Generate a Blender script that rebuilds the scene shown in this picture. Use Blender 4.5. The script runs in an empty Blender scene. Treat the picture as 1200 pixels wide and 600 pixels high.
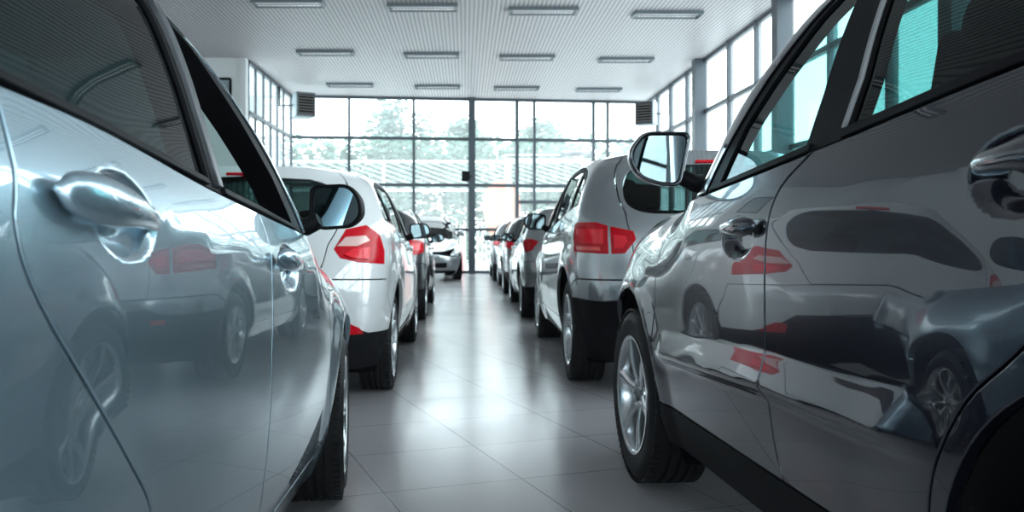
import bpy, bmesh, math, random
import numpy as np
from mathutils import Vector, Matrix
from mathutils.geometry import delaunay_2d_cdt
random.seed(7)
SC = bpy.context.scene
COL = SC.collection
PI = math.pi

# ------------------------------------------------------------------ materials
def new_mat(name):
    m = bpy.data.materials.new(name); m.use_nodes = True
    nt = m.node_tree; nt.nodes.clear()
    out = nt.nodes.new('ShaderNodeOutputMaterial')
    return m, nt, out

def pbr(name, col, metal=0.0, rough=0.5, coat=0.0, coat_rough=0.03, spec=0.5, bump=None, emis=None, alpha=None):
    m, nt, out = new_mat(name)
    b = nt.nodes.new('ShaderNodeBsdfPrincipled')
    b.inputs['Base Color'].default_value = (*col, 1)
    b.inputs['Metallic'].default_value = metal
    b.inputs['Roughness'].default_value = rough
    b.inputs['Specular IOR Level'].default_value = spec
    b.inputs['Coat Weight'].default_value = coat
    b.inputs['Coat Roughness'].default_value = coat_rough
    if emis:
        b.inputs['Emission Color'].default_value = (*emis[0], 1)
        b.inputs['Emission Strength'].default_value = emis[1]
    if bump:
        sc, st = bump
        n = nt.nodes.new('ShaderNodeTexNoise'); n.inputs['Scale'].default_value = sc
        tc = nt.nodes.new('ShaderNodeTexCoord')
        nt.links.new(tc.outputs['Object'], n.inputs['Vector'])
        bp = nt.nodes.new('ShaderNodeBump'); bp.inputs['Strength'].default_value = st; bp.inputs['Distance'].default_value = 0.01
        nt.links.new(n.outputs['Fac'], bp.inputs['Height'])
        nt.links.new(bp.outputs['Normal'], b.inputs['Normal'])
    nt.links.new(b.outputs[0], out.inputs[0])
    return m

def paint(name, col, metal=0.55, rough=0.34):
    """car paint: fine metallic flakes under a clear coat"""
    m, nt, out = new_mat(name)
    b = nt.nodes.new('ShaderNodeBsdfPrincipled')
    tc = nt.nodes.new('ShaderNodeTexCoord')
    n = nt.nodes.new('ShaderNodeTexNoise'); n.inputs['Scale'].default_value = 900
    n.inputs['Detail'].default_value = 1
    nt.links.new(tc.outputs['Object'], n.inputs['Vector'])
    mx = nt.nodes.new('ShaderNodeMix'); mx.data_type = 'RGBA'
    mx.inputs[6].default_value = (*[c * .85 for c in col], 1)
    mx.inputs[7].default_value = (*[min(1, c * 1.15) for c in col], 1)
    nt.links.new(n.outputs['Fac'], mx.inputs[0])
    nt.links.new(mx.outputs[2], b.inputs['Base Color'])
    b.inputs['Metallic'].default_value = metal
    b.inputs['Roughness'].default_value = rough
    b.inputs['Coat Weight'].default_value = 1.0
    b.inputs['Coat Roughness'].default_value = 0.015
    b.inputs['Coat IOR'].default_value = 1.8
    nt.links.new(b.outputs[0], out.inputs[0])
    return m

def glass(name, tint, ior=1.5, rough=0.0):
    """thin pane: tinted see-through plus Fresnel mirror reflection"""
    m, nt, out = new_mat(name)
    t = nt.nodes.new('ShaderNodeBsdfTransparent'); t.inputs[0].default_value = (*tint, 1)
    g = nt.nodes.new('ShaderNodeBsdfGlossy'); g.inputs['Roughness'].default_value = rough
    f = nt.nodes.new('ShaderNodeFresnel'); f.inputs['IOR'].default_value = ior
    geo = nt.nodes.new('ShaderNodeNewGeometry')
    mx = nt.nodes.new('ShaderNodeMixShader')
    # same reflection from either face of the pane
    fl = nt.nodes.new('ShaderNodeMix'); fl.data_type = 'FLOAT'
    fl.inputs[2].default_value = ior; fl.inputs[3].default_value = 1.0 / ior
    nt.links.new(geo.outputs['Backfacing'], fl.inputs[0])
    nt.links.new(fl.outputs[0], f.inputs['IOR'])
    nt.links.new(f.outputs[0], mx.inputs[0])
    nt.links.new(t.outputs[0], mx.inputs[1]); nt.links.new(g.outputs[0], mx.inputs[2])
    nt.links.new(mx.outputs[0], out.inputs[0])
    return m

# ------------------------------------------------------------------ objects
def tag(o, label=None, cat=None, group=None, kind=None):
    if label: o['label'] = label
    if cat: o['category'] = cat
    if group: o['group'] = group
    if kind: o['kind'] = kind
    return o

def empty(name, loc=(0, 0, 0), rz=0):
    o = bpy.data.objects.new(name, None); COL.objects.link(o)
    o.location = loc; o.rotation_euler = (0, 0, rz); o.empty_display_size = .2
    return o

def link(name, me, mat=None, parent=None, loc=None, rot=None):
    o = bpy.data.objects.new(name, me); COL.objects.link(o)
    if mat is not None:
        for m in (mat if isinstance(mat, (list, tuple)) else [mat]): me.materials.append(m)
    if parent is not None: o.parent = parent
    if loc is not None: o.location = loc
    if rot is not None: o.rotation_euler = rot
    return o

def copy_tree(o, parent=None):
    c = o.copy(); COL.objects.link(c)
    c.parent = parent
    for ch in list(o.children): copy_tree(ch, c)
    return c

class MB:
    """collects shapes into ONE mesh"""
    def __init__(s): s.v = []; s.f = []; s.m = []; s.sm = []
    def add(s, vs, fs, mi=0, smooth=False):
        o = len(s.v); s.v += [tuple(v) for v in vs]
        s.f += [tuple(i + o for i in f) for f in fs]; s.m += [mi] * len(fs); s.sm += [smooth] * len(fs)
        return s
    def box(s, c, d, mi=0, M=None, taper=1.0):
        x, y, z = [a / 2 for a in d]; vs = []
        for k, sz in ((1, -1), (taper, 1)):
            for sx, sy in ((-1, -1), (1, -1), (1, 1), (-1, 1)):
                p = Vector((sx * x * k, sy * y * k, sz * z))
                if M is not None: p = M @ p
                vs.append((p[0] + c[0], p[1] + c[1], p[2] + c[2]))
        return s.add(vs, [(3, 2, 1, 0), (4, 5, 6, 7), (0, 1, 5, 4), (1, 2, 6, 5), (2, 3, 7, 6), (3, 0, 4, 7)], mi)
    def rbox(s, c, d, r=.02, seg=3, mi=0, M=None, smooth=True):
        """box with rounded edges"""
        bm = bmesh.new(); bmesh.ops.create_cube(bm, size=1)
        for v in bm.verts: v.co = Vector((v.co.x * d[0], v.co.y * d[1], v.co.z * d[2]))
        r = min(r, min(d) * .49)
        bmesh.ops.bevel(bm, geom=bm.edges[:], offset=r, segments=seg, affect='EDGES', profile=.5)
        bm.verts.index_update()
        vs = []
        for v in bm.verts:
            p = v.co.copy()
            if M is not None: p = M @ p
            vs.append((p[0] + c[0], p[1] + c[1], p[2] + c[2]))
        fs = [tuple(v.index for v in f.verts) for f in bm.faces]; bm.free()
        return s.add(vs, fs, mi, smooth)
    def tube(s, pts, r, n=10, mi=0, cap=True, flat=None, smooth=True):
        """swept tube; r a number or a list; flat=(ratio, normal vector) flattens the section along a direction"""
        P = [Vector(p) for p in pts]; vs = []; fs = []
        R = r if isinstance(r, (list, tuple)) else [r] * len(P)
        up = Vector((0, 0, 1))
        for i, p in enumerate(P):
            t = (P[min(i + 1, len(P) - 1)] - P[max(i - 1, 0)]).normalized()
            ref = Vector(flat[1]) if flat else (up if abs(t.z) < .9 else Vector((1, 0, 0)))
            a = (ref - t * ref.dot(t)).normalized(); b = t.cross(a)
            ka = flat[0] if flat else 1
            for k in range(n):
                an = 2 * PI * k / n
                vs.append(p + a * (math.cos(an) * R[i] * ka) + b * (math.sin(an) * R[i]))
        for i in range(len(P) - 1):
            for k in range(n):
                k2 = (k + 1) % n
                fs.append((i * n + k, i * n + k2, (i + 1) * n + k2, (i + 1) * n + k))
        s.add(vs, fs, mi, smooth)
        if cap:
            o = len(s.v) - len(vs)
            s.f.append(tuple(o + k for k in range(n))[::-1]); s.m.append(mi); s.sm.append(False)
            s.f.append(tuple(o + (len(P) - 1) * n + k for k in range(n))); s.m.append(mi); s.sm.append(False)
        return s
    def lathe(s, prof, n=48, axis='y', c=(0, 0, 0), mi=0, close=False, smooth=True):
        """profile [(radius, along-axis)]"""
        vs = []; m = len(prof)
        for k in range(n):
            an = 2 * PI * k / n; ca, sa = math.cos(an), math.sin(an)
            for r, h in prof:
                p = (r * ca, h, r * sa) if axis == 'y' else (r * ca, r * sa, h)
                vs.append((p[0] + c[0], p[1] + c[1], p[2] + c[2]))
        fs = []
        for k in range(n):
            k2 = (k + 1) % n
            for i in range(m - 1 if not close else m):
                j = (i + 1) % m
                fs.append((k * m + i, k2 * m + i, k2 * m + j, k * m + j))
        return s.add(vs, fs, mi, smooth)
    def prism(s, poly, y0, y1, mi=0, axis='y'):
        """extrude a 2D outline (x,z) along y, or (x,y) along z"""
        n = len(poly); vs = []
        for h in (y0, y1):
            for a, b in poly: vs.append((a, h, b) if axis == 'y' else (a, b, h))
        fs = [tuple(range(n)), tuple(range(2 * n - 1, n - 1, -1))]
        for i in range(n):
            j = (i + 1) % n; fs.append((i, i + n, j + n, j))
        return s.add(vs, fs, mi)
    def mesh(s, name, fix=True):
        me = bpy.data.meshes.new(name); me.from_pydata(s.v, [], s.f); me.update()
        me.polygons.foreach_set('material_index', s.m); me.polygons.foreach_set('use_smooth', s.sm)
        if fix:
            bm = bmesh.new(); bm.from_mesh(me); bmesh.ops.recalc_face_normals(bm, faces=bm.faces[:]); bm.to_mesh(me); bm.free()
        return me
    def build(s, name, mat, parent=None, loc=None, rot=None, angle=None):
        me = s.mesh(name)
        if angle is not None:
            me.set_sharp_from_angle(angle=angle)
        return link(name, me, mat, parent, loc, rot)

# ------------------------------------------------------------------ curves in 2D
def tab(pts, smooth=0.0, n=1500, pad=.6):
    """smooth 1D function through control points, as a dense lookup table"""
    p = sorted(pts); X = np.array([a for a, _ in p], float); Y = np.array([b for _, b in p], float)
    if len(X) == 1: return (np.array([X[0], X[0] + 1]), np.array([Y[0], Y[0]]))
    h = np.diff(X); d = np.diff(Y) / h; m = np.zeros(len(X)); m[0], m[-1] = d[0], d[-1]
    for i in range(1, len(X) - 1):
        if d[i - 1] * d[i] > 0:
            w1, w2 = 2 * h[i] + h[i - 1], h[i] + 2 * h[i - 1]
            m[i] = (w1 + w2) / (w1 / d[i - 1] + w2 / d[i])
    x0, x1 = X[0] - pad, X[-1] + pad
    g = np.linspace(x0, x1, n); k = np.clip(np.searchsorted(X, g) - 1, 0, len(X) - 2)
    t = (g - X[k]) / h[k]
    y = ((2 * t**3 - 3 * t**2 + 1) * Y[k] + (t**3 - 2 * t**2 + t) * h[k] * m[k] + (-2 * t**3 + 3 * t**2) * Y[k + 1] + (t**3 - t**2) * h[k] * m[k + 1])
    y = np.where(g < X[0], Y[0] + m[0] * (g - X[0]), y); y = np.where(g > X[-1], Y[-1] + m[-1] * (g - X[-1]), y)
    if smooth > 0:
        sg = smooth / (g[1] - g[0]); r = int(3 * sg) + 1
        kx = np.arange(-r, r + 1); ker = np.exp(-.5 * (kx / sg) ** 2); ker /= ker.sum()
        yp = np.concatenate([y[0] + (y[1] - y[0]) * np.arange(-r, 0), y, y[-1] + (y[-1] - y[-2]) * np.arange(1, r + 1)])
        y = np.convolve(yp, ker, 'valid')
    return (g, y)

def T(t, x): return np.interp(x, t[0], t[1])

def spl(pts, n=8):
    """Catmull-Rom curve through 2D points"""
    P = [np.array(p, float) for p in pts]
    if len(P) < 3: return [tuple(p) for p in P]
    out = []
    for i in range(len(P) - 1):
        a = P[i - 1] if i else 2 * P[0] - P[1]; b, c = P[i], P[i + 1]
        d = P[i + 2] if i + 2 < len(P) else 2 * P[-1] - P[-2]
        for k in range(n):
            t = k / n
            out.append(tuple(.5 * ((2 * b) + (-a + c) * t + (2 * a - 5 * b + 4 * c - d) * t * t + (-a + 3 * b - 3 * c + d) * t**3)))
    out.append(tuple(P[-1])); return out

def arc(xc, zc, R, a0, a1, n=24):
    return [(xc + R * math.cos(math.radians(a0 + (a1 - a0) * k / n)), zc + R * math.sin(math.radians(a0 + (a1 - a0) * k / n))) for k in range(n + 1)]

def rounded(poly, r, n=5):
    """round the corners of a polygon"""
    out = []; N = len(poly)
    for i in range(N):
        p = np.array(poly[i], float); a = np.array(poly[i - 1], float); b = np.array(poly[(i + 1) % N], float)
        da, db = np.linalg.norm(a - p), np.linalg.norm(b - p)
        rr = min(r, da * .45, db * .45)
        s, e = p + (a - p) / da * rr, p + (b - p) / db * rr
        for k in range(n + 1):
            t = k / n; out.append(tuple((1 - t)**2 * s + 2 * t * (1 - t) * p + t * t * e))
    return out

def resample(poly, h):
    out = []; N = len(poly)
    for i in range(N):
        a = np.array(poly[i], float); b = np.array(poly[(i + 1) % N], float)
        L = np.linalg.norm(b - a)
        if L < 1e-6: continue
        k = max(1, int(math.ceil(L / h)))
        for j in range(k): out.append(a + (b - a) * j / k)
    P = np.array(out)
    # drop points closer than a fraction of h to the previous one
    keep = [0]
    for i in range(1, len(P)):
        if np.linalg.norm(P[i] - P[keep[-1]]) > 1e-3: keep.append(i)
    P = P[keep]
    if np.linalg.norm(P[0] - P[-1]) < 1e-3: P = P[:-1]
    return P

def area2(P): return .5 * float(np.sum(P[:, 0] * np.roll(P[:, 1], -1) - np.roll(P[:, 0], -1) * P[:, 1]))

def outward(P):
    """outward unit normals of a CCW polygon, mitred and clamped"""
    e = np.roll(P, -1, 0) - P; e /= np.maximum(np.linalg.norm(e, axis=1, keepdims=True), 1e-9)
    n = np.stack([e[:, 1], -e[:, 0]], 1); m = n + np.roll(n, 1, 0)
    l = np.linalg.norm(m, axis=1, keepdims=True); m = m / np.maximum(l, 1e-6)
    k = 1 / np.clip(np.sum(m * n, 1, keepdims=True), .6, 1)
    return m, k

def inside(P, pts):
    x, y = pts[:, 0], pts[:, 1]; r = np.zeros(len(pts), bool); n = len(P); j = n - 1
    for i in range(n):
        xi, yi = P[i]; xj, yj = P[j]
        if yi != yj:
            c = ((yi > y) != (yj > y)) & (x < (xj - xi) * (y - yi) / (yj - yi) + xi)
            r ^= c
        j = i
    return r

def dist_to(P, pts):
    d = np.full(len(pts), 1e9)
    Q = np.roll(P, -1, 0)
    for a, b in zip(P, Q):
        ab = b - a; t = np.clip(((pts - a) @ ab) / max(ab @ ab, 1e-12), 0, 1)
        d = np.minimum(d, np.linalg.norm(pts - a - t[:, None] * ab, axis=1))
    return d

def lift_n(F, u, v, off=0.0, eps=2e-3):
    p = F(u, v)
    du = (F(u + eps, v) - F(u - eps, v)); dv = (F(u, v + eps) - F(u, v - eps))
    n = np.cross(dv, du); n /= np.maximum(np.linalg.norm(n, axis=1, keepdims=True), 1e-9)
    return p + n * off if np.ndim(off) == 0 else p + n * off[:, None], n, du / (2 * eps), dv / (2 * eps)

def panel(name, F, poly, mat, parent=None, h=.05, gap=.003, r=.003, depth=.02, off=0.0, holes=(), fine=(), mirror=False, dome=0.0, both=False, z_scale=1.0):
    """sheet panel: fills an outline drawn on the surface F(u,v), rolls its edge in like pressed metal.
    both=True builds the left and the right half in one mesh (for surfaces drawn as halves)."""
    loops = []
    for q, hp in enumerate([poly] + list(holes)):
        P = resample(hp, h)
        if area2(P) < 0: P = P[::-1]
        m, k = outward(P)
        sgn = 1 if q == 0 else -1
        P = P - sgn * m * k * (gap + r) if (gap + r) > 0 else P
        loops.append((P, m * sgn))
    P0 = loops[0][0]
    lo, hi = P0.min(0), P0.max(0)
    gu = np.arange(lo[0] + h * .3, hi[0], h); gv = np.arange(lo[1] + h * .3, hi[1], h * z_scale)
    G = np.stack(np.meshgrid(gu, gv), -1).reshape(-1, 2)
    # stagger alternate rows
    row = np.repeat(np.arange(len(gv)), len(gu)); G[:, 0] += (row % 2) * h * .5
    for (fu0, fv0, fu1, fv1, fh) in fine:
        bad = (G[:, 0] > fu0) & (G[:, 0] < fu1) & (G[:, 1] > fv0) & (G[:, 1] < fv1); G = G[~bad]
        a = np.stack(np.meshgrid(np.arange(fu0, fu1, fh), np.arange(fv0, fv1, fh)), -1).reshape(-1, 2); G = np.concatenate([G, a])
    if len(G):
        ok = inside(P0, G)
        G = G[ok]
        if len(G): G = G[dist_to(P0, G) > min(h * .35, .008 if fine else h * .35)]
        for P, _ in loops[1:]:
            if len(G): G = G[~inside(P, G)]
            if len(G): G = G[dist_to(P, G) > h * .35]
    verts = []; edges = []; o = 0
    for P, _ in loops:
        n = len(P); verts += [tuple(p) for p in P]; edges += [(o + i, o + (i + 1) % n) for i in range(n)]; o += n
    nb = o
    verts += [tuple(g) for g in G]
    res = delaunay_2d_cdt([Vector(v) for v in verts], edges, [list(range(len(P0)))], 1, 1e-6)
    ov, of = res[0], res[2]
    V = np.array([(v[0], v[1]) for v in ov]); tri = [tuple(f) for f in of]
    if len(loops) > 1 and tri:
        C = np.array([V[list(t)].mean(0) for t in tri]); drop = np.zeros(len(tri), bool)
        for P, _ in loops[1:]: drop |= inside(P, C)
        tri = [t for t, d in zip(tri, drop) if not d]
    offs = off
    if dome:
        d = dist_to(P0, V); offs = off + dome * (1 - np.exp(-d / .02))
    X, N, DU, DV = lift_n(F, V[:, 0], V[:, 1], offs)
    # triangles facing outward
    def orient(t):
        a, b, c = X[t[0]], X[t[1]], X[t[2]]
        return t if np.dot(np.cross(b - a, c - a), N[t[0]]) > 0 else (t[0], t[2], t[1])
    tri = [orient(t) for t in tri]
    vs = [tuple(x) for x in X]; ns = [tuple(n) for n in N]
    # rolled edge
    orig = res[3]
    back = {}
    for i, l in enumerate(orig):
        for k in l: back[k] = i
    o = 0
    for q, (P, m) in enumerate(loops):
        n = len(P); idx = [back.get(o + i) for i in range(n)]
        if any(i is None for i in idx): o += n; continue
        Pn, NN, du, dv = X[idx], N[idx], DU[idx], DV[idx]
        O = du * m[:, :1] + dv * m[:, 1:]
        O -= NN * np.sum(O * NN, 1, keepdims=True); O /= np.maximum(np.linalg.norm(O, axis=1, keepdims=True), 1e-9)
        rings = [(Pn, NN)]
        if r > 0:
            rings.append((Pn + O * r * .707 - NN * r * .293, (NN + O) * .707))
            rings.append((Pn + O * r - NN * r, O))
        else:
            rings.append((Pn, O))
        rings.append((rings[-1][0] - NN * depth, O))
        base = []
        for k, (p, nn) in enumerate(rings):
            if k == 0: base.append(idx)
            else:
                base.append(list(range(len(vs), len(vs) + n))); vs += [tuple(a) for a in p]; ns += [tuple(a) for a in nn]
        s = 1 if q == 0 else -1
        for k in range(len(rings) - 1):
            if r <= 0 and k == 0: continue
            for i in range(n):
                j = (i + 1) % n
                f = (base[k][i], base[k + 1][i], base[k + 1][j], base[k][j])
                a = np.array(vs[f[0]]); b = np.array(vs[f[1]]); c = np.array(vs[f[2]])
                nn = np.cross(b - a, c - a)
                if np.dot(nn, np.array(ns[f[1]])) < 0: f = f[::-1]
                tri.append(f)
        o += n
    def make(nm, vs, ns, tri):
        me = bpy.data.meshes.new(nm); me.from_pydata(vs, [], tri); me.update()
        me.polygons.foreach_set('use_smooth', [True] * len(me.polygons))
        me.normals_split_custom_set_from_vertices([Vector(n) for n in ns])
        return me
    if mirror or both:
        mv = [(a, -b, c) for a, b, c in vs]; mn = [(a, -b, c) for a, b, c in ns]; mt = [t[::-1] for t in tri]
        if both:
            k = len(vs); me = make(name, vs + mv, ns + mn, tri + [tuple(i + k for i in t) for t in mt])
        else: me = make(name, mv, mn, mt)
    else:
        me = make(name, vs, ns, tri)
    return link(name, me, mat, parent)
# ------------------------------------------------------------------ car surface
def sstep(a, b, x):
    t = np.clip((x - a) / (b - a), 0, 1); return t * t * (3 - 2 * t)

class Body:
    """the skin of one car: sides y=W(x,z) that turn round both ends on a superellipse; local x forward, y left, z up, origin under the rear axle"""
    def __init__(s, sp):
        s.sp = sp; s.w = sp['w']
        for k in ('zb', 'zr', 'xr', 'rcr', 'xfl', 'rcfl', 'xfu', 'rcfu', 'plan', 'low', 'lowf', 'green'):
            setattr(s, k, tab(sp[k], sp.get('smooth', {}).get(k, 0.02)))
        s.feats = [(f[0], tab(f[1], .03), *f[2:]) if f[0] == 'ledge' else f for f in sp.get('feats', [])]
        s.cre = [(tab(f[1], .03), *f[2:]) for f in s.feats if f[0] == 'crease']
        s.tabs = {}
        s.nr, s.nf = sp.get('nr', 2.8), sp.get('nf', 2.6)
        s.Lr, s.tr = s.ell(s.nr, sp.get('rc_nom', .5)); s.Lf, s.tf = s.ell(s.nf, sp.get('rcf_nom', .5))
        s.xA = sp['A_x']
    def ell(s, n, rc):
        a = np.linspace(0, PI / 2, 1200); c, q = np.cos(a), np.sin(a)
        k = (c**n + q**n) ** (-1 / n); X, Y = q * k, c * k
        d = np.hypot(np.diff(X) * rc, np.diff(Y) * s.w); cum = np.concatenate([[0], np.cumsum(d)])
        return cum[-1], (cum / cum[-1], X, Y)
    def W(s, x, z):
        zb = T(s.zb, x); zr = T(s.zr, x)
        t = np.clip(z / zb, 0, 1)
        bl = sstep(s.xA - .1, s.xA + .35, x)
        ins = T(s.low, t) * (1 - bl) + T(s.lowf, t) * bl
        tau = np.clip((z - zb) / np.maximum(zr - zb, .05), 0, 1)
        ins = ins + np.where(z > zb, T(s.green, tau), 0)
        y = s.w * T(s.plan, x) - ins
        for tb, A, su, sd, x0, x1, fade in s.cre:
            d = z - T(tb, x); win = sstep(x0 - fade, x0 + fade, x) * (1 - sstep(x1 - fade, x1 + fade, x))
            y = y + A * win * np.where(d > 0, np.exp(-np.sqrt(d * d + 1e-5) / su), np.exp(-np.sqrt(d * d + 1e-5) / sd))
        for f in s.feats:
            if f[0] == 'flare':
                _, xc, zc, R, wd, A = f; q = np.hypot(x - xc, z - zc)
                y = y + A * (1 - sstep(R, R + wd, q))
            elif f[0] == 'ledge':
                _, tb, A, wd, sd, x0, x1, fade = f; d = z - T(tb, x)
                win = sstep(x0 - fade, x0 + fade, x) * (1 - sstep(x1 - fade, x1 + fade, x))
                k = 1 - d / wd; up_ = .5 * (k + np.sqrt(k * k + .004))
                y = y + A * win * np.where(d > 0, np.minimum(up_, 1), 1 - sstep(0, sd, -d))
            elif f[0] == 'dent':
                _, xc, zc, a, b, th, dp = f; ct, st = math.cos(th), math.sin(th)
                q = np.hypot(((x - xc) * ct + (z - zc) * st) / a, (-(x - xc) * st + (z - zc) * ct) / b)
                y = y - dp * (1 - sstep(.45, 1.0, q))
        return y
    def x0(s, z): return T(s.xr, z) + T(s.rcr, z)
    def x1(s, z, up): return (T(s.xfu, z) - T(s.rcfu, z)) if up else (T(s.xfl, z) - T(s.rcfl, z))
    def F(s, u, z, up=False):
        u = np.asarray(u, float); z = np.asarray(z, float)
        x0, x1 = s.x0(z), s.x1(z, up)
        sr = np.clip((x0 - u) / s.Lr, 0, 2); sf = np.clip((u - x1) / s.Lf, 0, 2)
        mr = np.where(sr > 1, 2 - sr, sr); mf = np.where(sf > 1, 2 - sf, sf)
        ar, br = np.interp(mr, s.tr[0], s.tr[1]), np.interp(mr, s.tr[0], s.tr[2])
        af, bf = np.interp(mf, s.tf[0], s.tf[1]), np.interp(mf, s.tf[0], s.tf[2])
        rcr = T(s.rcr, z); rcf = T(s.rcfu, z) if up else T(s.rcfl, z)
        x = np.where(u < x0, x0 - ar * rcr, np.where(u > x1, x1 + af * rcf, u))
        b = np.where(u < x0, br * np.where(sr > 1, -1, 1), np.where(u > x1, bf * np.where(sf > 1, -1, 1), 1.0))
        return np.stack([x, s.W(x, z) * b, z + 0 * x], -1)
    def FL(s, u, z): return s.F(u, z, False)
    def FU(s, u, z): return s.F(u, z, True)
    def R(s, q, z): return (float(s.x0(z) - q * s.Lr), float(z))           # q=0 corner start, 1 = middle of the tail
    def N(s, q, z, up=False): return (float(s.x1(z, up) + q * s.Lf), float(z))
    def Ry(s, y, z):
        """(u,z) of the point on the tail that lies y from the middle"""
        q = .5
        for _ in range(30):
            u, _z = s.R(q, z); b = abs(float(s.F(np.array([u]), np.array([z]))[0, 1]))
            q = min(1, max(0, q + .5 * (b - y) / s.w))
        return s.R(q, z)
    def Zroof(s, x, y):
        We = s.W(x, T(s.zr, x)); k = np.clip(np.abs(y) / We, 0, 1.05)
        return T(s.zr, x) + 1.15 * s.sp['crown'] * (1 - k**3.4)
    def Zhood(s, x, y):
        We = s.W(x, T(s.zb, x)); k = np.clip(np.abs(y) / We, 0, 1.05)
        return T(s.zb, x) + s.sp.get('hood_crown', .07) * (1 - k**2.4)
    def ztop(s, q, rear):
        """height where the tail or windscreen meets the roof, at corner parameter q"""
        z = float(T(s.zr, (s.sp['roof_x'][0] if rear else s.sp['roof_x'][1])))
        for _ in range(12):
            u, _z = s.R(q, z) if rear else s.N(q, z, True)
            p = s.F(np.array([u]), np.array([z]), not rear)[0]
            z = .5 * z + .5 * float(s.Zroof(np.array([p[0]]), np.array([p[1]]))[0])
        return z
    # drawn as (y, x) so that the outward side is up
    def FR(s, y, x): return np.stack([x, y, s.Zroof(x, y)], -1)
    def FH(s, y, x): return np.stack([x, y, s.Zhood(x, y)], -1)

def full(s, half, front=False, up=False):
    """half outline given as (q, z) from the side to the middle; returns the whole outline on the surface"""
    P = list(half) + [(2 - q, z) for q, z in reversed(half)]
    return [(s.N(q, z, up) if front else s.R(q, z)) for q, z in P]

# ------------------------------------------------------------------ wheels
_wheels = {}
def wheel_meshes(kind, rt, rr, wd):
    key = (kind, rt, rr, wd)
    if key in _wheels: return _wheels[key]
    hw = wd / 2
    # tyre, outer face towards +y
    t = MB()
    prof = [(rr - .012, hw - .02), (rr + .002, hw - .008), (rr + .02, hw - .002), ((rt + rr) / 2, hw + .006), (rt - .045, hw + .001), (rt - .02, hw - .012), (rt - .006, hw - .03)]
    gr = 4; span = wd - .07; y = hw - .035
    for k in range(gr):
        y0 = span / 2 - span * (k + .72) / gr + 0; y1 = y0 - span * .09
        prof += [(rt - (.001 if k in (0, 3) else 0), y0 + .006), (rt - .0005, y0), (rt - .011, y0 - .002), (rt - .011, y1), (rt - .0005, y1 - .002)] if k < gr - 1 else []
    prof += [(rt - .006, -hw + .03), (rt - .02, -hw + .012), (rt - .045, -hw), ((rt + rr) / 2, -hw - .004), (rr, -hw + .01), (rr - .012, -hw + .02)]
    t.lathe(prof, 72)
    # shoulder blocks cut as shallow ribs
    for k in range(72):
        a = 2 * PI * k / 72
        M = Matrix.Rotation(-a, 3, 'Y')
        for sgn in (1, -1):
            c = M @ Vector((rt - .006, sgn * (hw - .022), 0))
            t.box(c, (.01, .03, rt * .055), 0, M)
    tm = t.mesh('tire'); tm.set_sharp_from_angle(angle=math.radians(38))
    r = MB()
    r.lathe([(rr + .004, hw - .006), (rr + .003, hw + .001), (rr - .006, hw + .001), (rr - .014, hw - .006), (rr - .022, hw - .03), (rr - .03, hw - .1), (rr - .028, -hw + .02), (rr + .002, -hw + .012)], 64)
    ns = {'six': 6, 'five': 5, 'twin': 5, 'ten': 10}[kind]
    for k in range(ns):
        a = 2 * PI * k / ns + .2
        for da in ((-.13, .13) if kind in ('twin', 'five') else (0,)):
            M = Matrix.Rotation(-a, 3, 'Y')
            w0, w1 = {'six': (.042, .062), 'five': (.02, .032), 'twin': (.018, .03), 'ten': (.02, .026)}[kind]
            # spoke: dished bar from hub to rim
            n = 7; vs = []; fs = []
            for i in range(n):
                f = i / (n - 1); rad = .05 + (rr - .016 - .05) * f
                yc = hw - .03 + .012 * math.sin(f * PI) - .004 * (1 - f) + (.022 * f**3)
                ww = w0 + (w1 - w0) * (abs(f - .35) ** 1.2) * 1.6
                off = da * rad * (.55 + .75 * f)
                for (tx, ty) in ((-ww / 2, -.032), (-ww / 2, -.006), (-ww * .28, .003), (ww * .28, .003), (ww / 2, -.006), (ww / 2, -.032)):
                    p = M @ Vector((rad, 0, tx + off)); vs.append((p.x, yc + ty, p.z))
            for i in range(n - 1):
                for j in range(6):
                    j2 = (j + 1) % 6; fs.append((i * 6 + j, i * 6 + j2, (i + 1) * 6 + j2, (i + 1) * 6 + j))
            r.add(vs, fs, 0, True)
    r.lathe([(.005, hw - .03), (.06, hw - .03), (.078, hw - .036), (.085, hw - .06), (.085, hw - .11)], 36)
    rm = r.mesh('wheel'); rm.set_sharp_from_angle(angle=math.radians(45))
    c = MB(); c.lathe([(.0005, hw - .019), (.02, hw - .02), (.03, hw - .024), (.032, hw - .034)], 28); cm = c.mesh('hub_cap')
    n = MB()
    for k in range(5):
        a = 2 * PI * k / 5
        n.lathe([(.0005, hw - .02), (.008, hw - .022), (.010, hw - .034)], 10, c=(.054 * math.cos(a), 0, .054 * math.sin(a)))
    nm = n.mesh('lug_nut')
    b = MB(); b.lathe([(.07, hw - .115), (rr * .66, hw - .115), (rr * .66, hw - .137), (.07, hw - .137)], 40, close=True)
    bm_ = b.mesh('brake_disc'); bm_.set_sharp_from_angle(angle=math.radians(40))
    _wheels[key] = (tm, rm, cm, nm, bm_); return _wheels[key]

def add_wheel(car, kind, loc, rt, rr, wd, side, mats, detail=True):
    """side=+1 left (outer face to +y), -1 right"""
    tm, rm, cm, nm, bm_ = wheel_meshes(kind, rt, rr, wd)
    w = link('wheel', rm, None if rm.materials else mats['rim'], car, loc, (0, 0, 0 if side > 0 else PI))
    link('tire', tm, None if tm.materials else mats['tire'], w)
    link('hub_cap', cm, None if cm.materials else mats['rim_dark'], w)
    if detail:
        link('lug_nuts', nm, None if nm.materials else mats['chrome'], w)
        link('brake_disc', bm_, None if bm_.materials else mats['rim_dark'], w)
    return w

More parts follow.
